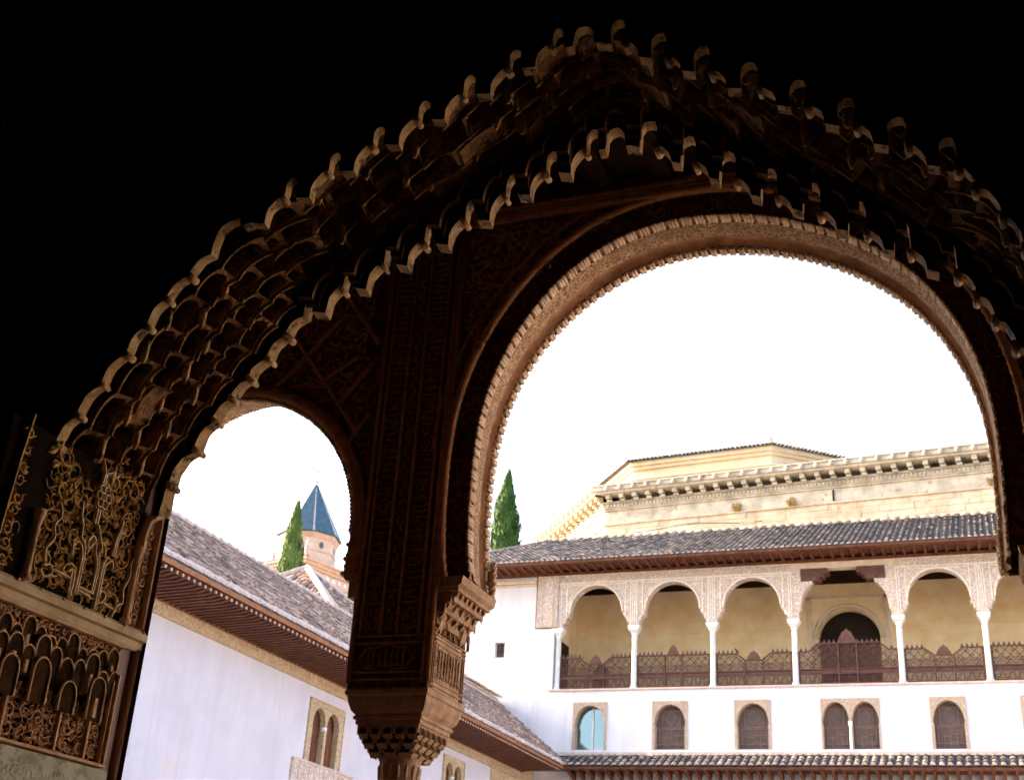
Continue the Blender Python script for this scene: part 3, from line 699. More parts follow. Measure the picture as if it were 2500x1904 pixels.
# piers: block, reveal panel, bracket, impost, abacus, capital, column
def pier(x0, x1, lit, name='pier'):
    """lit: +1 reveal to the right carries the big arch, -1 mirrored"""
    R = (lambda x: x) if lit > 0 else (lambda x: x0+x1-x)
    fl = lambda fr: fr
    mb = MB(); mb.box(x0, x1, Y0, Y1, 1.6, TOPZ-.02)
    o = mb.build(name, 'arcade', arc)
    m2 = MB(); rm = lambda a, b, h: (R(x1+h), a, b)
    m2.box(min(R(x1), R(x1+.004)), max(R(x1), R(x1+.004)), Y0+.02, Y1-.0, 1.605, 1.95)
    for z in (1.63, 1.66, 1.895, 1.925, 1.95): m2.ribbon([(Y0+.02, z), (Y1, z)], .009, rm, .014)
    for y in (Y0+.035, Y0+.06, Y1-.05, Y1-.02): m2.ribbon([(y, 1.61), (y, 1.95)], .009, rm, .014)
    for k, y in enumerate([Y0+.13+.045*i for i in range(8)]):
        m2.ribbon([(y, 1.70), (y+.004*(-1)**k, 1.78), (y, 1.86)], .013, rm, .016)
        m2.ribbon([(y-.02, 1.71+.03*(k % 2)), (y, 1.69), (y+.02, 1.72)], .009, rm, .014)
    arabesque(m2, Y0+.08, Y1-.07, 1.675, 1.885, .05, rm, .007, .009, 61)
    arabesque(m2, Y0+.03, Y1-.02, 1.96, 2.1, .05, rm, .007, .009, 62)
    for y in (Y0+.04, Y0+.2, Y1-.18, Y1-.03):
        m2.ribbon([(y-.05, 1.96), (y-.05, 2.05), (y, 2.1), (y+.05, 2.05), (y+.05, 1.96)], .01, rm, .02)
    m2.build('reveal_panel', 'capital', o)
    m3 = MB()                                   # bracket of little muqarnas, corbelling out
    for row, (z0, z1, pr) in enumerate(((1.99,2.09,.04),(2.06,2.15,.09),(2.13,2.21,.145))):
        ks = 3+row*2; w = (Y1-Y0-.02)/ks
        for k in range(ks):
            if row == 0 and k == 1: continue
            y = Y0+.01+w*(k+.5)
            P = [(R(x1), z0-.03), (R(x1+pr*.5), z0), (R(x1+pr), z1-.02), (R(x1+pr), z1), (R(x1), z1)]
            m3.extr(P, XZ, y-w*.17, y+w*.17)
            cellarch((R(x1+pr*.75), y, z0+.01), (0, 1, 0), w*.8, (z1-z0)*.8, .006, m3, MB(), .3)
        m3.box(min(R(x1), R(x1+pr-.02)), max(R(x1), R(x1+pr-.02)), Y0+.03, Y1-.03, z0+.02, z1)
    m3.box(min(R(x1), R(x1+.16)), max(R(x1), R(x1+.16)), Y0+.005, Y1-.005, 2.21, 2.232)
    m3.build('bracket', 'capital', o)
    m4 = MB()
    m4.extr([(R(x1), 2.233), (R(x1+.16), 2.233), (R(x1+.185), 2.25), (R(x1+.195), 2.30), (R(x1), 2.30)], XZ, Y0-.012, Y1+.012)
    m4.build('impost', 'capital', o); m4 = MB()
    m4.extr([(R(x0), 2.31), (R(x0-.1), 2.31), (R(x0-.115), 2.335), (R(x0-.12), 2.37), (R(x0), 2.37)], XZ, Y0-.012, Y1+.012)
    for row, (z0, z1, pr) in enumerate(((2.04,2.14,.02),(2.12,2.22,.05),(2.2,2.31,.085))):
        m4.box(min(R(x0), R(x0-pr)), max(R(x0), R(x0-pr)), Y0+.02+.03*(2-row), Y1-.03, z0, z1)
    m4.build('impost', 'capital', o)
    # abacus and capital
    cx = (x0+x1)/2+.01; cy = (Y0+Y1)/2
    m5 = MB()
    def sq(hx, hy, z): return [(cx-hx,cy-hy,z),(cx+hx,cy-hy,z),(cx+hx,cy+hy,z),(cx-hx,cy+hy,z)]
    lev = [(.275,.285,1.6),(.285,.295,1.585),(.285,.295,1.565),(.272,.28,1.555),(.268,.276,1.52),(.25,.258,1.47),(.225,.235,1.445),(.235,.245,1.44),(.235,.245,1.42),(.222,.232,1.415)]
    vs = [q for a in lev for q in sq(*a)]; nlev = len(lev)
    fs = [(4*i+k, 4*i+4+k, 4*i+4+(k+1)%4, 4*i+(k+1)%4) for i in range(nlev-1) for k in range(4)] + [(0,1,2,3), (4*nlev-1,4*nlev-2,4*nlev-3,4*nlev-4)]
    m5.add(vs, fs); m5.build('abacus', 'capital', o)
    m6 = MB(); nd = MB()
    for (z1, z0, hw) in ((1.415,1.39,.222),(1.39,1.338,.21),(1.338,1.286,.184),(1.286,1.236,.155)):
        m6.box(cx-hw, cx+hw, cy-hw-.01, cy+hw+.01, z0, z1)
        if z1 > 1.4: continue
        for side in range(4):
            ax = Vector((cos(side*pi/2), sin(side*pi/2), 0)); nn = Vector((sin(side*pi/2), -cos(side*pi/2), 0)); k = 5 if hw > .2 else (4 if hw > .17 else 3)
            hh = hw+(.01 if side % 2 == 0 else 0)
            for q in range(k):
                wv = (q-(k-1)/2)*2*hw/k; P0 = Vector((cx, cy, z0-.006))+ax*wv+nn*(hh+.002); ww_ = 2*hw/k*.74; PP = [P0-ax*ww_/2]
                for e in range(7): t = pi-pi*e/6; PP.append(P0+ax*(cos(t)*ww_/2)+Vector((0,0,.028+sin(t)*.018)))
                PP.append(P0+ax*ww_/2)
                nd.add([p+Vector((0,0,.0)) for p in PP], [tuple(range(9))]); m6.tube(PP, .0055, 5)  # flat dark discs paint in the shaded hollow under each rim
                m6.add([PP[0]-Vector((0,0,.0)), PP[-1], PP[-1]-nn*.03-Vector((0,0,.03)), PP[0]-nn*.03-Vector((0,0,.03))], [(0,1,2,3)])
    m6.lathe(cx, cy, [(.15,1.237),(.142,1.215),(.13,1.19),(.126,1.12),(.126,1.072)], 20)
    for k in range(16): t = 2*pi*k/16; m6.leaf(0, 0, pi/2, .1, .035, lambda a_, b_, h, t=t: (cx+(.125+h+max(0,b_-.06)*.25)*cos(t+a_*7), cy+(.125+h+max(0,b_-.06)*.25)*sin(t+a_*7), 1.075+b_), .008)
    m6.build('capital', 'capital', o); nd.build('capital_niche_shade', 'muq_deep', o)
    m7 = MB(); m7.lathe(cx, cy, [(.112,1.075),(.145,1.07),(.15,1.055),(.125,1.04),(.11,1.03),(.112,.98),(.118,.975),(.11,.97),(.108,GZ+.3),(.15,GZ+.2),(.16,GZ+.02)], 20)
    m7.build('column', 'white_marble', o)
pier(PX0, PX1, 1); pier(.36, .905, -1)
for k in (1, 2):
    x = LC[0]-1.45*k-1.45*(k-1)
    mb = MB(); mb.box(x-.27, x+.27, Y0, Y1, 1.6, TOPZ); mb.build('pier', 'arcade', arc)
    mb = MB(); mb.lathe(x, 7.28, [(.29,1.6),(.29,1.42),(.2,1.25),(.12,1.1),(.11,.97),(.108,GZ+.3),(.15,GZ+.2),(.16,GZ)], 16); mb.build('column', 'white_marble', arc)
for x, s in ((-3.13, 1), (.085, -1)):            # twisted ends of the outer bead row
    mb = MB(); P = [(x+.012*cos(k*.9), 7.53+.012*sin(k*.9), 2.30+k*.012) for k in range(20)]
    for ph in (0, 2.1, 4.2): mb.tube([(x+.014*cos(k*.5+ph), 7.53+.014*sin(k*.5+ph), 2.30+k*.012) for k in range(22)], [.02*(1-.6*abs(k-9)/14) for k in range(22)], 6)
    mb.build('twisted_end', 'bead', arc)
mb = MB(); mb.box(-11, 6.3, 3.36, Y0-.0, 5.12, 5.24)
for k in range(40): mb.box(-10.9+k*.43, -10.78+k*.43, 3.36, Y0-.04, 5.04, 5.12)
mb.build('gallery_ceiling', 'wood_black', arc)
for b_ in ((-11.2,-11,3.35,Y1),(6.3,6.5,3.35,Y1),(-11,-9.4,3.36,3.5)): mb = MB(); mb.box(*b_,GZ,5.2); mb.build('end_wall', 'stucco_plain', arc)
mb = MB(); mb.add([(-11.5,8.3,5.5),(6.8,8.3,5.5),(6.8,3.0,8.2),(-11.5,3.0,8.2)], [(0,1,2,3)]); mb.box(-11.4,6.7,7.6,8.25,5.3,5.48)
mb.build('roof', 'tile_pan', arc)

# ================================================================== EAST WING (left)
WX, EX, EZ = -16.6, -15.0, 7.1
wing = thing('side_wing', 'long white wing on the left with carved frieze, deep wooden eaves and grey tiled roof', 'building', (WX, 26, GZ))
mb = MB(); 
wins = [(28.3, 30.2, 4.72, 6.3), (36.9, 38.6, 4.95, 6.35)]
ys = 3.0
for (a, b, z0, z1) in wins:
    mb.box(WX-.5, WX, ys, a, GZ, 6.6); mb.box(WX-.5, WX, a, b, GZ, z0); mb.box(WX-.5, WX, a, b, z1, 6.6); ys = b
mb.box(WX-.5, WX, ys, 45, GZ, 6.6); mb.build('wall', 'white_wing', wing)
mb = MB(); mb.box(WX-.5, WX+.03, 3, 45, 6.6, 7.0); mb.box(WX, WX+.06, 3, 45, 6.585, 6.625); mb.box(WX, WX+.08, 3, 45, 6.97, 7.03)
for k in range(90): 
    y = 3.3+k*.46; mb.ribbon([(y+.1*cos(t), 6.8+.1*sin(t)) for t in [2*pi*i/8 for i in range(9)]], .03, lambda a, b, h: (WX+.03+h, a, b), .015)
    mb.leaf(y+.16, 6.72, 1.57, .16, .06, lambda a, b, h: (WX+.03+h, a, b), .02)
mb.build('frieze', 'frieze', wing)
mb = MB(); mb.box(WX, WX+.03, 40.9, 45, 3, 6.6); mb.build('stucco_panel', 'frieze', wing)
mb = MB()
mb.box(WX+.08, EX-.02, 3, 43.9, 7.0, 7.03); y = 3.1
while y < 43.6: 
    mb.extr([(WX+.09, 6.86), (EX-.35, 6.9), (EX-.12, 6.95), (EX-.1, 6.995), (WX+.09, 6.995)], XZ, y, y+.085); y += .2
mb.build('eaves', 'wood', wing)
mb = MB(); mb.box(EX-.06, EX, 3, 43.9, 7.0, 7.085); mb.box(WX+.06, WX+.12, 3, 43.9, 6.86, 6.98)
y = 3.15
while y < 43.6: mb.box(EX-.11, EX-.085, y-.0, y+.05, 6.93, 6.99, 1); y += .2
mb.build('fascia', ['wood_orange', 'mortar'], wing)
RX, RZ = -18.05, 9.53
sl = Vector((RX-EX, 0, RZ-EZ)); L = sl.length; sl.normalize(); nn = Vector((-sl.z, 0, sl.x)) if sl.x > 0 else Vector((sl.z, 0, -sl.x))
if nn.z < 0: nn = -nn
mb = MB(); mb.add([(EX,3,EZ),(EX,45.1,EZ),(RX,45.1,RZ),(RX,3,RZ),(RX-4,3,RZ-2),(RX-4,45.1,RZ-2)], [(0,1,2,3),(3,2,5,4)]); mb.add([(EX,3,EZ-.02),(EX,45,EZ-.02),(WX,45,EZ+.0),(WX,3,EZ+.0)], [(0,3,2,1)])
rf = mb.build('roof', 'pan_wing', wing)
mb = MB(); tiles(mb, (EX+.03, 12.0, EZ), (0,1,0), sl, nn, 33.0, lambda u: 0, lambda u: L, seed=2, pitch=.225, jit=2.2)
mb.build('cover_tiles', ['tile_wing', 'mortar'], rf)
mb = MB(); rnd = random.Random(9); y = 12
while y < 45: mb.tube([(RX, y, RZ+.05+rnd.uniform(-.01,.01)), (RX, y+.4, RZ+.03)], [.11,.09], 8, 0, t=rnd.uniform(.5,1)); y += .38
mb.build('ridge_tiles', 'mortar', rf)
mb = MB(); mb.box(RX-.25, RX-.05, 36, 44.9, 9.3, 9.78); pw = mb.build('parapet', 'mortar', wing)
mb = MB(); tiles(mb, (RX+.12, 36, 9.76), (0,1,0), (-.9,0,.35), (.35,0,.9), 8.9, lambda u: 0, lambda u: .4, seed=4); mb.add([(RX+.1,36,9.76),(RX+.1,44.9,9.76),(RX-.3,44.9,9.92),(RX-.3,36,9.92)], [(0,1,2,3)], 0); mb.build('coping_tiles', ['tile', 'mortar'], pw)
def twin_window(a, b, z0, z1, idx):
    """twin-arched window in the wing wall: stucco surround, central marble colonnette, dark shutters"""
    mb = MB(); m = (a+b)/2; w = (b-a)
    r = w*.165; c1, c2 = m-w*.2, m+w*.2; zs = z1-.28-r
    P = [(a, z0)]
    for c in (c1, c2):
        P += [(c-r, z0), (c-r, zs-.12), (c-r*1.06, zs)] + [(c-r*1.06*cos(t), zs+r*1.3*sin(t)) for t in [pi*i/10 for i in range(1, 10)]] + [(c+r*1.06, zs), (c+r, zs-.12), (c+r, z0)]
    P += [(b, z0), (b, z1), (a, z1)]
    # filled as strips so that the concave outline is safe
    fr = lambda y, z, h: (WX-.13+h, y, z)
    mb.extr(P, fr, 0, .16)
    for q in (a+.02, b-.02): mb.box(WX+.03, WX+.05, q-.02, q+.02, z0, z1)
    mb.box(WX+.03, WX+.05, a, b, z1-.04, z1); mb.box(WX+.03, WX+.05, a+.12, b-.12, z1-.16, z1-.13)
    o = mb.build('window', 'frieze', wing)
    m2 = MB(); m2.lathe(WX-.05, m, [(.07,z0),(.05,z0+.06),(.04,z0+.1),(.04,zs-.28),(.06,zs-.24),(.05,zs-.18),(.09,zs-.1),(.1,zs-.02)], 10); m2.build('colonnette', 'white_marble', o)
    m3 = MB(); m3.box(WX-.2, WX-.17, a+.05, b-.05, z0, z1)
    for c in (c1, c2):
        m3.box(WX-.17, WX-.14, c-r, c-.01, z0+.02, zs); m3.box(WX-.17, WX-.14, c+.01, c+r, z0+.02, zs)
    m3.build('shutters', 'wood', o)
for i, wv in enumerate(wins): twin_window(*wv, i)
mb = MB(); mb.box(WX, WX+.06, 27.75, 30.95, 1.0, 4.72); mb.box(WX+.06, WX+.09, 27.75, 30.95, 4.66, 4.72)
for k in range(12): mb.box(WX+.06, WX+.075, 27.8+k*.26, 27.82+k*.26, 4.2, 4.62)
mb.build('door_surround', 'stucco', wing)
# unseen west wing across the court, added for bounce light: its sunlit white wall throws the warm light back under the arcade
ww = thing('side_wing', 'unseen white wing added for bounce light, closing the court on the right, opposite the long eaves', 'building', (6.65, 26, GZ))
mb = MB(); mb.box(6.65, 7.1, 8.3, 44.9, GZ, 6.9); mb.build('wall', 'white', ww)
mb = MB(); mb.box(5.2, 7.1, 8.3, 43.8, 6.95, 7.05); mb.add([(5.15,8.3,7.1),(5.15,43.8,7.1),(8.2,43.8,9.5),(8.2,8.3,9.5)], [(0,1,2,3)]); mb.build('roof', 'pan_wing', ww)
# hipped roof behind the ridge
A = Vector((-21.1, 34.7, 11.92)); h = 3.15
hip = thing('hipped_roof_house', 'small hipped roof of grey tiles with a pale hip line behind the wing ridge', 'building', (-21.1, 34.7, GZ))
cs_ = [Vector((-18.02,31.55,9.48)), Vector((-18.02,37.9,9.48)), Vector((-24.2,37.9,9.48)), Vector((-24.2,31.55,9.48))]
mb = MB(); mb.box(-24.0, -18.2, 31.75, 37.7, GZ, 9.45); mb.build('wall', 'render_pink', hip)
mb = MB()
for k in range(4): mb.add([cs_[k], cs_[(k+1)%4], A], [(0,1,2)])
rf = mb.build('roof', 'pan_wing', hip)
mb = MB()
for k in (0, 3):
    a, b = cs_[k], cs_[(k+1)%4]; mid = (a+b)/2; s = (A-mid); LL = s.length; e = (b-a); le = e.length; nrm = e.cross(s).normalized()
    if nrm.z < 0: nrm = -nrm
    tiles(mb, a, e, s, nrm, le, lambda u: 0, lambda u, le=le, LL=LL: LL*(1-abs(2*u/le-1)), seed=6+k, jit=2)
mb.build('cover_tiles', ['tile_wing', 'mortar'], rf)
mb = MB()
for k in range(4): mb.tube([cs_[k]+Vector((0,0,.05)), A+Vector((0,0,.06))], [.13,.1], 8, 0)
mb.build('hip_tiles', 'mortar', rf)

# ================================================================== SOUTH GALLERY BUILDING (far facade at y = 45)
FY = 45.0
gal = thing('gallery_building', 'white two storey building with open arched gallery, arched windows and tiled roof', 'building', (-4.98, FY, GZ))
GX0 = -15.9; cols = [-15.83, -12.79, -9.79, -6.80, -3.14, -.30, 2.7, 5.75]
# windows: (x0, x1, kind)
fw = [(-15.07,-13.75,'glass'),(-12.02,-10.71,'lat'),(-9.0,-7.71,'lat'),(-5.97,-3.98,'twin'),(-2.33,-1.16,'lat'),(.56,1.85,'lat'),(3.6,4.9,'lat')]
mb = MB(); xs = -16.8
for (a, b, k) in fw:
    mb.box(xs, a, FY, FY+.5, GZ, 10.03); mb.box(a, b, FY, FY+.5, GZ, 7.86); mb.box(a, b, FY, FY+.5, 9.59, 10.03); xs = b
mb.box(xs, 7.5, FY, FY+.5, GZ, 10.03)
mb.box(-16.8, -15.97, FY, FY+.5, 10.03, 12.45)
mb.box(-24, -18.43, FY+.06, FY+.5, GZ, 14.62); mb.box(-18.02, -16.8, FY+.06, FY+.5, GZ, 14.62); mb.box(-18.43, -18.02, FY+.06, FY+.5, GZ, 11.4); mb.box(-18.43, -18.02, FY+.06, FY+.5, 12.0, 14.62)
mb.build('wall', 'white', gal)
mb = MB(); mb.box(-24, -16.8, FY-.04, FY+.06, 14.3, 14.42); mb.box(-24,-16.8,FY-.0,FY+.06,14.2,14.26); mb.build('string_course', 'stucco_plain', gal)
mb = MB(); mb.box(-18.43, -18.02, FY+.3, FY+.34, 11.4, 12.0); o = mb.build('window', 'glass_dark', gal)
mb = MB(); mb.box(-18.25,-18.21,FY+.26,FY+.3,11.4,12.0); mb.box(-18.43,-18.02,FY+.26,FY+.3,11.66,11.7); mb.build('frame', 'wood', o)
mb = MB(); mb.box(-16.1, 7.5, FY-.06, FY+.4, 10.03, 10.09); mb.build('gallery_sill', 'mortar', gal)
# carved arches
def bay(x0, x1, top=14.62):
    c = (x0+x1)/2; hw = (x1-x0)/2; r = 1.06
    P = [(x0, 12.47)]
    P += [(x0+.2, 12.47), (x0+.22, 12.62), (x0+.3, 12.66), (x0+.32, 12.8), (x0+.4, 12.86), (c-r-.01, 12.95)]
    P += [(c-r*cos(t), 13.03+r*sin(t)) for t in [pi*i/28 for i in range(29)]]
    P += [(2*c-x, z) for x, z in [(c-r-.01, 12.95), (x0+.4, 12.86), (x0+.32, 12.8), (x0+.3, 12.66), (x0+.22, 12.62), (x0+.2, 12.47)]] + [(x1, 12.47), (x1, top), (x0, top)]
    mb = MB(); mb.extr(P, XZ, FY, FY+.38)
    o = mb.build('arch', 'stucco', gal)
    m = MB()
    m.tube([(c-(r+.0)*cos(pi*i/28), FY-.01, 13.03+(r+.05)*sin(pi*i/28)) for i in range(29)], .035, 6)
    for xx in (x0+.04, x0+.12, x0+.34, x1-.04, x1-.12, x1-.34): m.box(xx-.018, xx+.018, FY-.025, FY, 12.5+(.4 if abs(abs(xx-c)-hw) > .3 else 0), 14.2)
    m.box(x0, x1, FY-.03, FY, 14.2, 14.25); m.box(x0+.34, x1-.34, FY-.028, FY, 14.12, 14.15); m.box(x0, x1, FY-.035, FY, 14.54, 14.62)
    m.build('arch_moulding', 'trim', o)
for i in (0, 1, 2, 4, 5, 6): bay(cols[i], cols[i+1])
# wide middle bay with timber brackets and lintel
x0, x1 = cols[3], cols[4]
for s in (1, -1):
    X = (lambda x: x0+x) if s > 0 else (lambda x: x1-x)
    mb = MB(); P = [(0,12.47),(.2,12.47),(.22,12.7),(.27,12.75),(.3,13.05),(.38,13.35),(.52,13.6),(.66,13.72),(.72,13.72),(.74,13.87),(0,13.87)]
    mb.extr([(X(a), b) for a, b in P], XZ, FY, FY+.38); mb.box(min(X(0),X(.33)), max(X(0),X(.33)), FY, FY+.38, 13.87, 14.33)
    mb.build('bracket_pier', 'stucco', gal)
    mb = MB()
    for (a, z0, z1) in ((1.0,13.86,13.99),(1.12,13.99,14.1),(1.3,14.1,14.33)): mb.box(min(X(.33),X(a)), max(X(.33),X(a)), FY-.03, FY+.42, z0, z1)
    for (a, z) in ((1.0,13.93),(1.12,14.05),(1.3,14.2)): mb.tube([(X(a), FY-.035, z), (X(a), FY+.42, z)], .06, 8)
    mb.build('timber_bracket', 'wood_rail', gal)
mb = MB(); mb.box(x0, x1, FY, FY+.38, 14.33, 14.62); mb.box(x0, x1, FY-.03, FY, 14.54, 14.62); mb.build('lintel', 'stucco_plain', gal)
# carved panel left of the first arch
mb = MB(); mb.box(-16.7, cols[0], FY-.07, FY+.38, 12.5, 14.62)
for q in (-16.66, -16.5, -16.05, -15.88): mb.box(q-.015, q+.015, FY-.09, FY-.07, 12.54, 14.3)
for z in (12.55, 12.7, 13.0, 13.4, 13.8, 14.1, 14.3): mb.box(-16.68, -15.86, FY-.088, FY-.07, z-.012, z+.012)
mb.build('carved_panel', 'stucco', gal)
def column(x):
    mb = MB(); y = FY+.18
    mb.lathe(x, y, [(.15,10.09),(.15,10.15),(.115,10.2),(.105,10.3),(.1,11.95),(.115,11.98),(.1,12.01),(.105,12.06)], 14); o = mb.build('column', 'white_marble', gal)
    m = MB(); m.lathe(x, y, [(.105,12.06),(.13,12.1),(.15,12.18),(.21,12.24),(.23,12.3)], 4, 0, False, .5); m.box(x-.2, x+.2, y-.2, y+.2, 12.3, 12.4); m.box(x-.23, x+.23, y-.2, y+.2, 12.4, 12.468)
    m.build('capital', 'white_marble', o)
for x in cols[:7]: column(x)
# railings, one per bay
def railing(x0, x1, kind):
    c = (x0+x1)/2; y = FY+.2; a, b = x0+.1, x1-.1
    if kind == 'dip': T = [(a,11.31),(c-.62,11.31),(c-.3,11.06),(c+.3,11.06),(c+.62,11.31),(b,11.31)]
    elif kind == 'mid': T = [(a,11.31),(c-1.35,11.31),(c-1.05,11.58),(c+1.12,11.58),(c+1.42,11.33),(b,11.33)]
    else: T = [(a,11.33),(b,11.33)]
    def th(x):
        for (p, q) in zip(T[:-1], T[1:]):
            if p[0] <= x <= q[0]: return p[1]+(q[1]-p[1])*(x-p[0])/(q[0]-p[0]+1e-9)
        return T[0][1]
    mb = MB(); fr = lambda u, v, h: (u, y-h, v)
    for p, q in zip(T[:-1], T[1:]): mb.ribbon([p, q], .05, fr, .05)
    for z, wv in ((10.16,.06),(10.5,.05),(10.66,.045)): mb.ribbon([(a, z), (b, z)], wv, fr, .045)
    mb.ribbon([(a,10.58),(b,10.58)], .12, fr, .012)
    for x in (a+.03, b-.03, c-.32, c+.32): mb.ribbon([(x, 10.13), (x, th(x))], .06, fr, .05)
    o = mb.build('railing', 'wood_rail', gal)
    m = MB(); st = .155
    k = 0; x = a
    while x < b:                                # eight-point lattice
        for z0 in (10.72,):
            h1 = th(min(b-.01, x+st/2))-.03
            zz = z0
            while zz < h1-.05:
                s = 1 if (k+int((zz-z0)/st)) % 2 else -1
                m.ribbon([(x, zz if s > 0 else zz+st), (x+st, zz+st if s > 0 else zz)], .022, fr, .02)
                if (k+int((zz-z0)/st)) % 3 == 0: m.ribbon([(x+st/2+.05*cos(t), zz+.05*sin(t)) for t in [2*pi*i/6 for i in range(7)]], .018, fr, .02)
                zz += st
        s = 1 if k % 2 else -1
        m.ribbon([(x, 10.2 if s > 0 else 10.46), (x+st, 10.46 if s > 0 else 10.2)], .02, fr, .02); m.ribbon([(x+st/2, 10.2), (x+st/2, 10.46)], .012, fr, .02)
        x += st; k += 1
    x = a+.02
    while x < b-.02:                            # fine square netting behind
        m.box(x-.01, x+.01, y+.012, y+.02, 10.15, th(x)); x += .05
    zz = 10.2
    while zz < 11.55:
        if zz < 11.0 or kind == 'mid':
            xa, xb = (a, b) if zz < 11.0 else (c-1.2, c+1.2)
            m.box(xa, xb, y+.02, y+.028, zz-.01, zz+.01)
        zz += .05
    m.build('lattice', 'wood_rail', o)
    m = MB(); mr_ = MB(); x = a+.12
    while x < b-.05:
        if not (abs(x-c) < (.34 if kind != 'flat' else .3)) and not (kind == 'dip' and .3 < abs(x-c) < .6):
            z = th(x)
            if kind != 'mid' or not (1.05 < abs(x-c) < 1.4): (m if x < c else mr_).extr([(x-.045,z+.02),(x+.045,z+.02),(x+.05,z+.06),(x+.02,z+.1),(x,z+.17),(x-.02,z+.1),(x-.05,z+.06)], XZ, y-.03, y)
        x += .165
    m.build('merlons', 'wood_rail', o); mr_.build('merlons', 'wood_rail', o); m = MB()
    z = th(c); hgt = {'dip': .33, 'mid': .5, 'flat': .36}[kind]; wv = {'dip': .26, 'mid': .34, 'flat': .22}[kind]
    P = [(c-wv,z+.02)] + [(c+wv*t, z+.04+hgt*(1-abs(t)**1.7)*(.92+.08*cos(14*t))) for t in [-.9+.15*i for i in range(13)]] + [(c+wv,z+.02)]
    m.extr(P, XZ, y-.03, y); m.build('crest', 'wood_rail', o)
kinds = ['dip','flat','dip','mid','dip','flat','dip']
for i in range(6): railing(cols[i], cols[i+1], kinds[i])
# gallery interior
mb = MB(); BY = 48.0
dc, dr, dz = -5.18, 1.14, 12.47
P = [(-16.3,10.05),(dc-dr,10.05)] + [(dc-dr*cos(pi*i/24), dz+dr*sin(pi*i/24)) for i in range(25)] + [(dc+dr,10.05),(7.5,10.05),(7.5,14.62),(-16.3,14.62)]
mb.extr(P, XZ, BY, BY+.4)
mb.box(-16.5,-16.0,FY+.38,BY,10.05,14.62); mb.box(-16.3,-6.7,BY-.03,BY,12.88,12.93); mb.box(-3.68,7.5,BY-.03,BY,12.88,12.93)
gb = mb.build('gallery_back_wall', 'ochre', gal)
mb = MB()
for r in (dr+.04, dr+.17): mb.tube([(dc-r*cos(pi*i/24), BY-.01, dz+r*sin(pi*i/24)) for i in range(25)], .04, 6)
for x in (-6.62, -3.76): mb.box(x-.07, x+.07, BY-.05, BY, 10.1, 14.1)
mb.box(-6.69,-3.69,BY-.05,BY,14.02,14.12); mb.build('doorway_moulding', 'stucco_plain', gal)
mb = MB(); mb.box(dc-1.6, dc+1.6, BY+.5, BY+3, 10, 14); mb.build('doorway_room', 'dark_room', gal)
mb = MB(); mb.box(-16.3, 7.5, FY+.38, BY, 9.9, 10.05); mb.build('gallery_floor', 'white_marble', gal)
mb = MB(); mb.box(-16.3, 7.5, FY+.38, BY+.4, 14.62, 14.72); mb.build('gallery_ceiling', 'wood_black', gal)
mb = MB(); r = .34; c = -14.95                  # small door in the first bay
mb.extr([(c-.45,10.05),(c-r,10.05)]+[(c-r*cos(pi*i/12), 11.35+r*sin(pi*i/12)) for i in range(13)]+[(c+r,10.05),(c+.45,10.05),(c+.45,11.95),(c-.45,11.95)], XZ, BY-.06, BY)
o = mb.build('small_door', 'ochre', gal)
mb = MB(); mb.box(c-.34, c+.34, BY-.03, BY-.004, 10.05, 11.7); mb.build('door_leaf', 'wood', o)
mb = MB(); mb.extr([(c-.0,0),(1,0)], XZ, 0, 0) if False else None
mb.box(-16.0, -15.985, FY+1.0, FY+1.9, 10.05, 12.2); mb.build('side_door', 'dark_room', gal)
for (x, z) in ((-9.5, 12.2), (-6.35, 12.25)):
    mb = MB(); mb.tube([(x, BY-.05, z), (x+.05, BY-.3, z-.1), (x+.12, BY-.42, z-.2)], .025, 6); mb.lathe(x+.13, BY-.43, [(.05,z-.28),(.07,z-.24),(.03,z-.17)], 8); mb.build('wall_lamp', 'dark_room', gal)
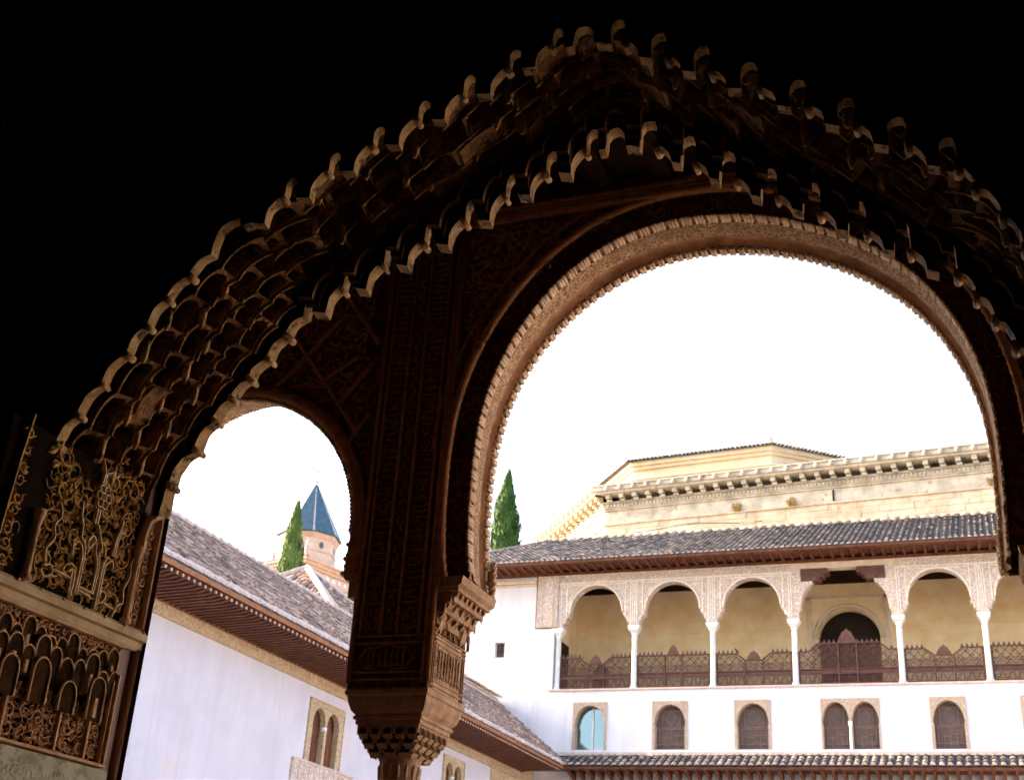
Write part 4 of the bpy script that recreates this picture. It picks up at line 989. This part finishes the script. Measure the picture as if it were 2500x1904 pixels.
# facade windows
def facade_window(x0, x1, kind):
    z0, z1 = 7.86, 9.59
    cs2 = [((x0+x1)/2, (x1-x0)/2)] if kind != 'twin' else [((x0*3+x1)/4, (x1-x0)/4), ((x0+3*x1)/4, (x1-x0)/4)]
    mb = MB(); P = [(x0, z0)]
    for (c, hw) in cs2:
        r = hw-.1 if kind != 'twin' else hw-.06; zs = 8.83+.02; rr = (9.47-zs)
        P += [(c-r, z0), (c-r, zs-.14), (c-r-.03, zs-.1), (c-r-.02, zs)] + [(c-(r-.0)*cos(pi*i/16), zs+rr*sin(pi*i/16)) for i in range(1, 16)] + [(c+r+.02, zs), (c+r+.03, zs-.1), (c+r, zs-.14), (c+r, z0)]
    P += [(x1, z0), (x1, z1), (x0, z1)]
    mb.extr(P, XZ, FY-.03, FY+.3)
    o = mb.build('window', 'surround', gal)
    m = MB(); m.box(x0+.03, x1-.03, FY+.32, FY+.34, z0, z1-.05); m.build('pane', 'glass_blue' if kind == 'glass' else 'glass_dark', o)
    m = MB(); fr = lambda u, v, h: (u, FY+.3-h, v)
    for (c, hw) in cs2:
        r = hw-.1
        if kind == 'glass': m.box(c+.02, c+.07, FY+.27, FY+.31, z0, 9.45); continue
        for z in (z0+.04, z0+.22, 8.62, 8.68): m.ribbon([(c-r, z), (c+r, z)], .035, fr, .03)
        for x in (c-r*.82, c+r*.82, c-r*.42, c+r*.42): m.ribbon([(x, z0+.2 if abs(x-c) > r*.5 else 7.98), (x, 8.62 if abs(x-c) > r*.5 else 8.4)], .03, fr, .03)
        m.ribbon([(c, 7.98), (c, 8.62)], .03, fr, .03)
        m.ribbon([(c-r*.6, 8.32), (c+.04, 8.32)], .035, fr, .03); m.ribbon([(c, 8.14), (c+r*.7, 8.14)], .035, fr, .03); m.ribbon([(c+.0, 8.4), (c+r*.8, 8.4)], .03, fr, .03)
        for s in (-1, 1):
            m.ribbon([(c+s*r*.62, 8.68), (c+s*r*.62, 9.3)], .03, fr, .03); m.ribbon([(c, 8.76), (c+s*r*.45, 9.02), (c, 9.28)], .03, fr, .03)
        m.ribbon([(c-r*.62, 9.28), (c+r*.62, 9.28)], .03, fr, .03)
        for k in range(int(2*r/.05)):
            x = c-r+.05*k; m.box(x-.004, x+.004, FY+.305, FY+.315, z0, 9.45)
    m.build('lattice' if kind != 'glass' else 'mullion', 'lattice' if kind != 'glass' else 'white_marble', o)
    if kind == 'twin':
        m = MB(); cx = (x0+x1)/2; m.lathe(cx, FY-.02, [(.05,z0),(.045,z0+.1),(.045,8.6),(.07,8.7),(.08,8.8)], 10); m.build('colonnette', 'white_marble', o)
for a in fw[:6]: facade_window(*a)
# upper roof
mb = MB(); OV = 1.1; ey, ez, ry, rz = FY-OV, 14.80, 49.6, 17.62
hx = -21.6
mb.box(hx, 7.5, ey+.02, FY+.4, 14.745, 14.77)
x = hx+.1
while x < 7.4: mb.extr([(ey+.1,14.74),(ey+.12,14.70),(ey+.45,14.66),(FY,14.63),(FY,14.74)], lambda a, b, h: (h, a, b), x, x+.09); x += .36
mb.box(hx, 7.5, ey+.06, ey+.1, 14.69, 14.76); mb.build('eaves', 'wood', gal)
mb = MB(); mb.box(hx, 7.5, FY-.1, FY-.04, 14.55, 14.66); mb.box(hx, 7.5, ey+.01, ey+.05, 14.72, 14.80)
mb.build('fascia', 'wood', gal)
s = Vector((0, ry-ey, rz-ez)); LL = s.length; s.normalize(); nr = Vector((0, -s.z, s.y))
hk = -17.9; hb = -22.0
mb = MB(); mb.add([(hb,ey,ez),(7.6,ey,ez),(7.6,ry,rz),(hk,ry,rz),(hb,ry+5,ez),(7.6,ry+6,ez)], [(0,1,2,3),(4,0,3),(4,3,2,5)])
rf = mb.build('roof', 'tile_pan', gal)
mb = MB(); tiles(mb, (hb, ey-.03, ez), (1,0,0), s, nr, 7.6-hb, lambda u: 0, lambda u: LL if u > hk-hb else LL*u/(hk-hb), seed=12, pitch=.215, r=.07)
mb.build('cover_tiles', ['tile', 'mortar'], rf)
mb = MB(); rnd = random.Random(10); x = hk
while x < 7.5: mb.tube([(x, ry, rz+.06+rnd.uniform(-.015,.015)), (x+.4, ry, rz+.04)], [.11,.085], 8, 0, t=rnd.uniform(.2,.9)); x += .38
mb.tube([(hb,ey,ez+.04),(hk,ry,rz+.05)], .09, 8, 0, t=.4); mb.build('ridge_tiles', 'tile', rf)
# lower (portico) roof
ly, lz, lt = FY-1.1, 7.12, 7.66
mb = MB(); mb.box(-15.1, 7.5, ly+.02, FY, 7.03, 7.06); x = -14.95
while x < 7.4: mb.extr([(ly+.1,7.02),(ly+.12,6.97),(ly+.5,6.9),(FY,6.72),(FY,7.02)], lambda a, b, h: (h, a, b), x, x+.09); x += .36
mb.box(-15.1, 7.5, ly+.04, ly+.09, 7.0, 7.1); mb.build('lower_eaves', 'wood', gal)
mb = MB(); mb.box(-16.6, 7.5, FY-.06, FY-.004, 5.6, 6.72); mb.build('lower_frieze', 'frieze', gal)
s = Vector((0, FY-ly, lt-lz)); L2 = s.length; s.normalize(); nr = Vector((0, -s.z, s.y))
mb = MB(); mb.add([(-15.2,ly,lz),(7.6,ly,lz),(7.6,FY,lt),(-15.9,FY,lt)], [(0,1,2,3)]); rf = mb.build('lower_roof', 'tile_pan', gal)
mb = MB(); tiles(mb, (-15.0, ly-.03, lz), (1,0,0), s, nr, 22.5, lambda u: 0, lambda u: L2, seed=13, pitch=.27, rowl=.3, r=.09); mb.box(-15.7, 7.5, FY-.12, FY-.003, lt-.02, lt+.1, 1)
mb.build('cover_tiles', ['tile', 'mortar'], rf)

# ================================================================== PALACE behind the gallery
pal = thing('palace', 'big pale ashlar palace with heavy stone cornice rising behind the gallery roof', 'building', (-11, 76, GZ))
def frame(L, R):
    L, R = Vector((*L, 0)), Vector((*R, 0)); d = (R-L).normalized(); n = Vector((d.y, -d.x, 0))
    return (lambda a, b, c: tuple(L+d*a+n*b+Vector((0,0,c)))), (R-L).length     # a along, b outward, c up
fA, LA = frame((-23.3, 75.0), (10.9, 72.1)); fB, LB = frame((-34.5, 89.0), (-23.3, 75.0))
for nm, fr, LL in (('front', fA, LA), ('flank', fB, LB)):
    mb = MB(); mb.fbox(fr, 0, LL, -6, 0, GZ, 27.5); mb.fbox(fr, -.0, LL, -6, .12, 27.52, 27.6); mb.build('wall', 'palace', pal)
    mb = MB(); mb.fbox(fr, 0, LL, -6, .02, 27.6, 28.5); k = 0
    mb.build('architrave', 'palace_grey', pal)
    mb = MB(); mb.fbox(fr, -.1, LL, -6, .12, 28.5, 28.62); mb.fbox(fr, -.15, LL, -6, .2, 28.62, 28.95); mb.fbox(fr, -.2, LL, -6, .28, 28.95, 29.1)
    mb.fbox(fr, -.6, LL+.3, -6, .95, 29.45, 29.62); mb.fbox(fr, -.65, LL+.35, -6, 1.05, 29.62, 29.9); mb.fbox(fr, -.7, LL+.4, -6, 1.15, 29.9, 29.98)
    a = .2
    while a < LL:
        mb.fbox(fr, a, a+.3, .28, .8, 29.15, 29.45); mb.fbox(fr, a+.05, a+.37, .28, .6, 28.98, 29.1)
        c = fr(a+.2, 1.1, 29.72); mb.lathe(c[0], c[1], [(.02,29.58),(.13,29.64),(.16,29.74),(.12,29.84),(.02,29.9)], 8); a += .92
    a = .1
    while a < LL: mb.fbox(fr, a, a+.14, .2, .27, 28.7, 28.9); a += .25
    mb.build('cornice', 'palace_grey' if nm == 'front' else 'palace_warm', pal)
    mb = MB(); mb.fbox(fr, .3 if nm == 'front' else .0, 20.2 if nm == 'front' else LL-.5, -.9, -.6, 29.98, 30.4)
    a = .4
    while a < (20 if nm == 'front' else LL-.6): mb.fbox(fr, a, a+.12, -.6, -.5, 29.98, 30.45); a += 1.15
    mb.build('parapet', 'white', pal)
for (a, z) in ((5.0,26.75),(7.3,26.8),(8.6,26.85),(9.8,26.9),(14.6,26.95)): mb = MB(); mb.fbox(fA, a, a+.2, -.05, .01, z, z+.24); mb.build('putlog_hole', 'dark_room', pal)
mb = MB(); rnd = random.Random(21)
for z in [25.9+.42*k for k in range(4)]: 
    a = 0
    while a < LA-1: b_ = a+rnd.uniform(.9,2.2); mb.fbox(fA, a, b_-.02, -.05, rnd.uniform(.005,.05), z, z+.4); a = b_
mb.build('ashlar_courses', 'palace', pal)
mb = MB(); mb.fbox(fA, 14.9, 15.0, .02, .1, 27.7, 28.4); mb.build('drain_pipe', 'dark_room', pal)
mb = MB(); mb.fbox(fA, 20.9, 22.3, -1.2, -.4, 29.98, 30.45); mb.build('roof_box', 'slate', pal)
mb = MB(); mb.tube([fA(a, .03, 27.0-.12*sin(a*.8)-.05*a*.1) for a in [2+.5*k for k in range(18)]], .02, 4); mb.build('cable', 'dark_room', pal)
# octagonal chapel on top
oc = thing('octagonal_lantern', 'low octagonal sandstone drum with thin tiled roof edge, highest above the palace cornice', 'building', (-17.1, 93, 20))
mb = MB()
def octa(mb, R, z0, z1, mi=0, R1=None):
    R1 = R1 or R; n0 = .093; ph = atan2(-.995, -.093)+pi/8
    a = [(-17.1+R*cos(ph+k*pi/4), 93+R*sin(ph+k*pi/4), z0) for k in range(8)]; b = [(-17.1+R1*cos(ph+k*pi/4), 93+R1*sin(ph+k*pi/4), z1) for k in range(8)]
    mb.add(a+b, [(k,(k+1)%8,8+(k+1)%8,8+k) for k in range(8)]+[tuple(range(8))[::-1], tuple(range(8,16))], mi)
octa(mb, 13.0, 20, 33.15); mb.build('drum', 'palace_warm', oc)
mb = MB(); octa(mb, 13.35, 33.15, 33.35); octa(mb, 13.2, 33.35, 33.9); octa(mb, 13.4, 33.9, 34.15); octa(mb, 13.6, 34.15, 34.45); mb.build('cornice', 'palace_warm', oc)
mb = MB(); octa(mb, 13.85, 34.45, 36.5, 0, 7); rf = mb.build('roof', 'tile_pan', oc)
mb = MB(); ph = atan2(-.995, -.093)+pi/8; rnd = random.Random(14)
for k in range(8):
    a = Vector((-17.1+13.9*cos(ph+k*pi/4), 93+13.9*sin(ph+k*pi/4), 34.5)); b = Vector((-17.1+13.9*cos(ph+(k+1)*pi/4), 93+13.9*sin(ph+(k+1)*pi/4), 34.5)); m_ = (a+b)/2
    s = (Vector((-17.1,93,36.6))-m_); e = b-a; nr = e.cross(s).normalized(); nr = nr if nr.z > 0 else -nr
    if m_.y < 93: tiles(mb, a, e, s, nr, e.length, lambda u: 0, lambda u: 1.2, seed=15+k, pitch=.3, rowl=.6, r=.12)
mb.build('cover_tiles', ['tile', 'palace_grey'], rf)
mb = MB(); mb.lathe(-13.2, 80.0, [(.12,34.5),(.2,34.7),(.22,34.9),(.1,35.05),(.03,35.2)], 8); mb.build('finial', 'palace_grey', oc)

# ================================================================== CHURCH TOWER far left
ch = thing('church_tower', 'octagonal church tower with blue grey spire and white ridge tiles', 'church', (-55, 94, GZ))
tc = Vector((-56.7, 93.0)); mb = MB()
def octp(R, z, ph=pi/8+.25): return [(tc.x+R*cos(ph+k*pi/4), tc.y+R*sin(ph+k*pi/4), z) for k in range(8)]
def octw(mb, lev, mi=0):
    vs = [q for R, z in lev for q in octp(R, z)]
    mb.add(vs, [(8*i+k, 8*i+(k+1)%8, 8*i+8+(k+1)%8, 8*i+8+k) for i in range(len(lev)-1) for k in range(8)]+[tuple(range(8))[::-1], tuple(range(8*len(lev)-8, 8*len(lev)))], mi)
octw(mb, [(2.55,29),(2.55,34.6)]); drum = mb.build('drum', 'render_pink', ch)
mb = MB(); octw(mb, [(2.6,33.0),(2.6,33.15)]); octw(mb, [(2.6,34.2),(2.7,34.35),(2.8,34.62),(2.8,34.68)]); mb.build('string_course', 'brick_pink', drum)
for k in range(8):
    a, b = octp(2.57, 0)[k], octp(2.57, 0)[(k+1)%8]; c = Vector(((a[0]+b[0])/2, (a[1]+b[1])/2, 33.65)); t = Vector((b[0]-a[0], b[1]-a[1], 0)).normalized(); n_ = Vector((c.x-tc.x, c.y-tc.y, 0)).normalized()
    mb = MB(); mb.add([c+n_*.02+t*.22*cos(q)+Vector((0,0,.32*sin(q))) for q in [2*pi*i/12 for i in range(12)]], [tuple(range(12))]); o = mb.build('oval_window', 'glass_dark', drum)
mb = MB()
mb.tube([c for c in octp(2.85, 34.7)]+[octp(2.85,34.7)[0]], .04, 6); mb.build('gutter', 'slate', drum)
mb = MB(); octw(mb, [(2.95-2.9*k/18+(.03 if q else 0), 34.72+5.38*k/18+(.02 if q else 0)) for k in range(18) for q in (1, 0)]+[(.05,40.1)]); spr = mb.build('spire', 'slate', ch)
mb = MB(); P = octp(2.95, 34.75)
for k in range(8):
    for i in range(26):
        f = i/26; q = Vector(P[k])*(1-f)+Vector((tc.x, tc.y, 40.1))*f
        mb.lathe(q.x, q.y, [(.02,q.z-.03),(.1*(1-f*.5),q.z+.02),(.02,q.z+.12)], 6)
mb.build('ridge_tiles', 'white', spr)
mb = MB(); mb.tube([(tc.x,tc.y,40.0),(tc.x,tc.y,41.7)], .035, 5); mb.box(tc.x-.35,tc.x+.35,tc.y-.03,tc.y+.03,41.2,41.26); mb.lathe(tc.x,tc.y,[(.02,40.1),(.14,40.22),(.02,40.35)],8); mb.build('cross', 'bark', spr)
an = radians(12); d1 = Vector((-cos(an), sin(an), 0)); d2 = Vector((sin(an)*1.2, cos(an), 0)).normalized()
cr = Vector((-54.95, 90, 0)); fr = lambda a, b, c: tuple(cr+d1*a+d2*b+Vector((0,0,c)))
mb = MB(); mb.fbox(fr, 0, 7, 0, 7, GZ, 31.2); bd = mb.build('body', 'render_pink', ch)
mb = MB(); mb.fbox(fr, -.2, 7.2, -.2, 7.2, 31.2, 31.45); mb.fbox(fr, -.35, 7.3, -.35, 7.3, 31.45, 31.75); mb.fbox(fr, -.5, 7.4, -.5, 7.4, 31.75, 31.95); mb.fbox(fr, -.1, 7.1, -.1, 7.1, 30.3, 30.42); mb.build('cornice', 'brick_pink', bd)
mb = MB()
for k in range(9): mb.fbox(fr, .4+k*.75, .75+k*.75, -.12, 0, 30.65, 30.95); mb.fbox(fr, -.12, 0, .4+k*.75, .75+k*.75, 30.65, 30.95)
for k in range(5): mb.fbox(fr, .5+k*1.4, .7+k*1.4, -.1, 0, 28.6, 30.3); mb.fbox(fr, -.1, 0, .5+k*1.4, .7+k*1.4, 28.6, 30.3)
mb.build('dentils', 'white', bd)
mb = MB()
for k in range(4): mb.fbox(fr, .95+k*1.4, 1.6+k*1.4, -.03, -.01, 28.8, 30.0); mb.fbox(fr, -.03, -.01, .95+k*1.4, 1.6+k*1.4, 28.8, 30.0)
mb.build('window', 'glass_dark', bd)
mb = MB(); tiles(mb, fr(7.4,-.5,32), d1*-1, d2, (0,0,1), 7.9, lambda u: 0, lambda u: .5, seed=31, pitch=.3, r=.1); mb.build('coping_tiles', ['tile','mortar'], bd)
for (a, b) in ((0.05,0.05), (3.9,0.05), (0.05,6.8)):
    q = fr(a, b, 0); mb = MB(); mb.lathe(q[0], q[1], [(.3,31.95),(.3,32.3),(.18,32.4),(.26,32.7),(.2,33.0),(.1,33.2),(.14,33.4),(.02,33.8)] if a < 1 and b < 1 else [(.22,31.95),(.22,32.2),(.14,32.3),(.2,32.5),(.08,32.8),(.1,32.95),(.02,33.1)], 8); mb.build('pinnacle', 'render_pink', ch)

# ================================================================== CYPRESSES
def cypress(x, y, z0, ztop, rad, label, seed, leafs, lean=0., m='cypress'):
    rnd = random.Random(seed); t = thing('cypress_tree', label, 'tree', (x, y, GZ), 'cypress trees behind the roofs')
    mb = MB(); mb.tube([(x, y, GZ), (x, y, z0+1), (x+lean, y, ztop-1)], [.25,.16,.03], 8); mb.build('trunk', 'bark', t)
    mb = MB(); H = ztop-z0
    lob = [(rnd.uniform(0, 2*pi), rnd.uniform(.05, .9), rnd.uniform(.25, .5)) for _ in range(34)]
    for _ in range(leafs):
        h = rnd.random()**.8; a = rnd.uniform(0, 2*pi)
        env = rad*min(1, (1-h)*2.6)**.62*(.82+.18*sin(h*3))
        b = 1+.12*sin(3*a+h*17)+.1*sin(5*a-h*41)
        for (la, lh, ls) in lob:
            d = ((((a-la+pi) % (2*pi))-pi)*.9)**2+((h-lh)*H/rad*.55)**2
            if d < ls: b += .16*(1-d/ls)
        rr = env*b*rnd.uniform(.4, 1.12)**.45*(1.12 if rnd.random() < .06 else 1)
        c = Vector((x+lean*h+rr*cos(a), y+rr*sin(a), z0+h*H+rnd.uniform(-.1,.1)))
        out = Vector((cos(a), sin(a), 0)); upv = (Vector((0,0,1))+out*rnd.uniform(-.05,.45)).normalized(); sd = upv.cross(out).normalized()*rnd.uniform(.6,1)
        sd = (sd+out*rnd.uniform(-.6,.6)).normalized(); s = rnd.uniform(.07,.22)*rad**.3
        mb.add([c-upv*s*.5, c+sd*s*.42, c+upv*s*1.1, c-sd*s*.42], [(0,1,2,3)], 0)
    mb.build('crown', m, t)
cypress(-22.75, 56, 12, 23.8, .76, 'broad dark cypress standing left of the palace behind the gallery roof', 1, 16000)
cypress(-28.95, 46, 10, 18.9, .5, 'slim bright green cypress in front of the church tower', 2, 15000, .1, 'cypress_light')

M['weed'] = mat('dry weed', (.2, .14, .03), (.4, .26, .08), 6, .9)
for i, (a, lab) in enumerate(((12.4, 'orange green weed tuft on the palace ledge nearest the dark drain pipe'), (24.2, 'orange green weed tuft on the palace ledge farthest right, near the arch edge'), (8.9, 'small dry weed tuft on the palace ledge farthest left'))):
    p = fA(a, .15, 27.6); mb = MB(); rnd = random.Random(40+i)
    for _ in range(60):
        q = Vector(p)+Vector((rnd.uniform(-.22,.22), rnd.uniform(-.1,.1), 0)); an = rnd.uniform(-.8,.8); l = rnd.uniform(.15,.5)
        mb.add([q, q+Vector((.05,0,0)), q+Vector((sin(an)*l*.6,-.05,l))], [(0,1,2)])
        mb.leaf(0, 0, rnd.uniform(0,6.3), .12, .06, lambda a_, b_, h, q=q, an=an, l=l: (q.x+sin(an)*l*.6+a_, q.y-.05-h, q.z+l+b_), .01)
    tag(mb.build('weed_tuft', 'weed'), lab, 'weed', 'weeds on the palace ledge')
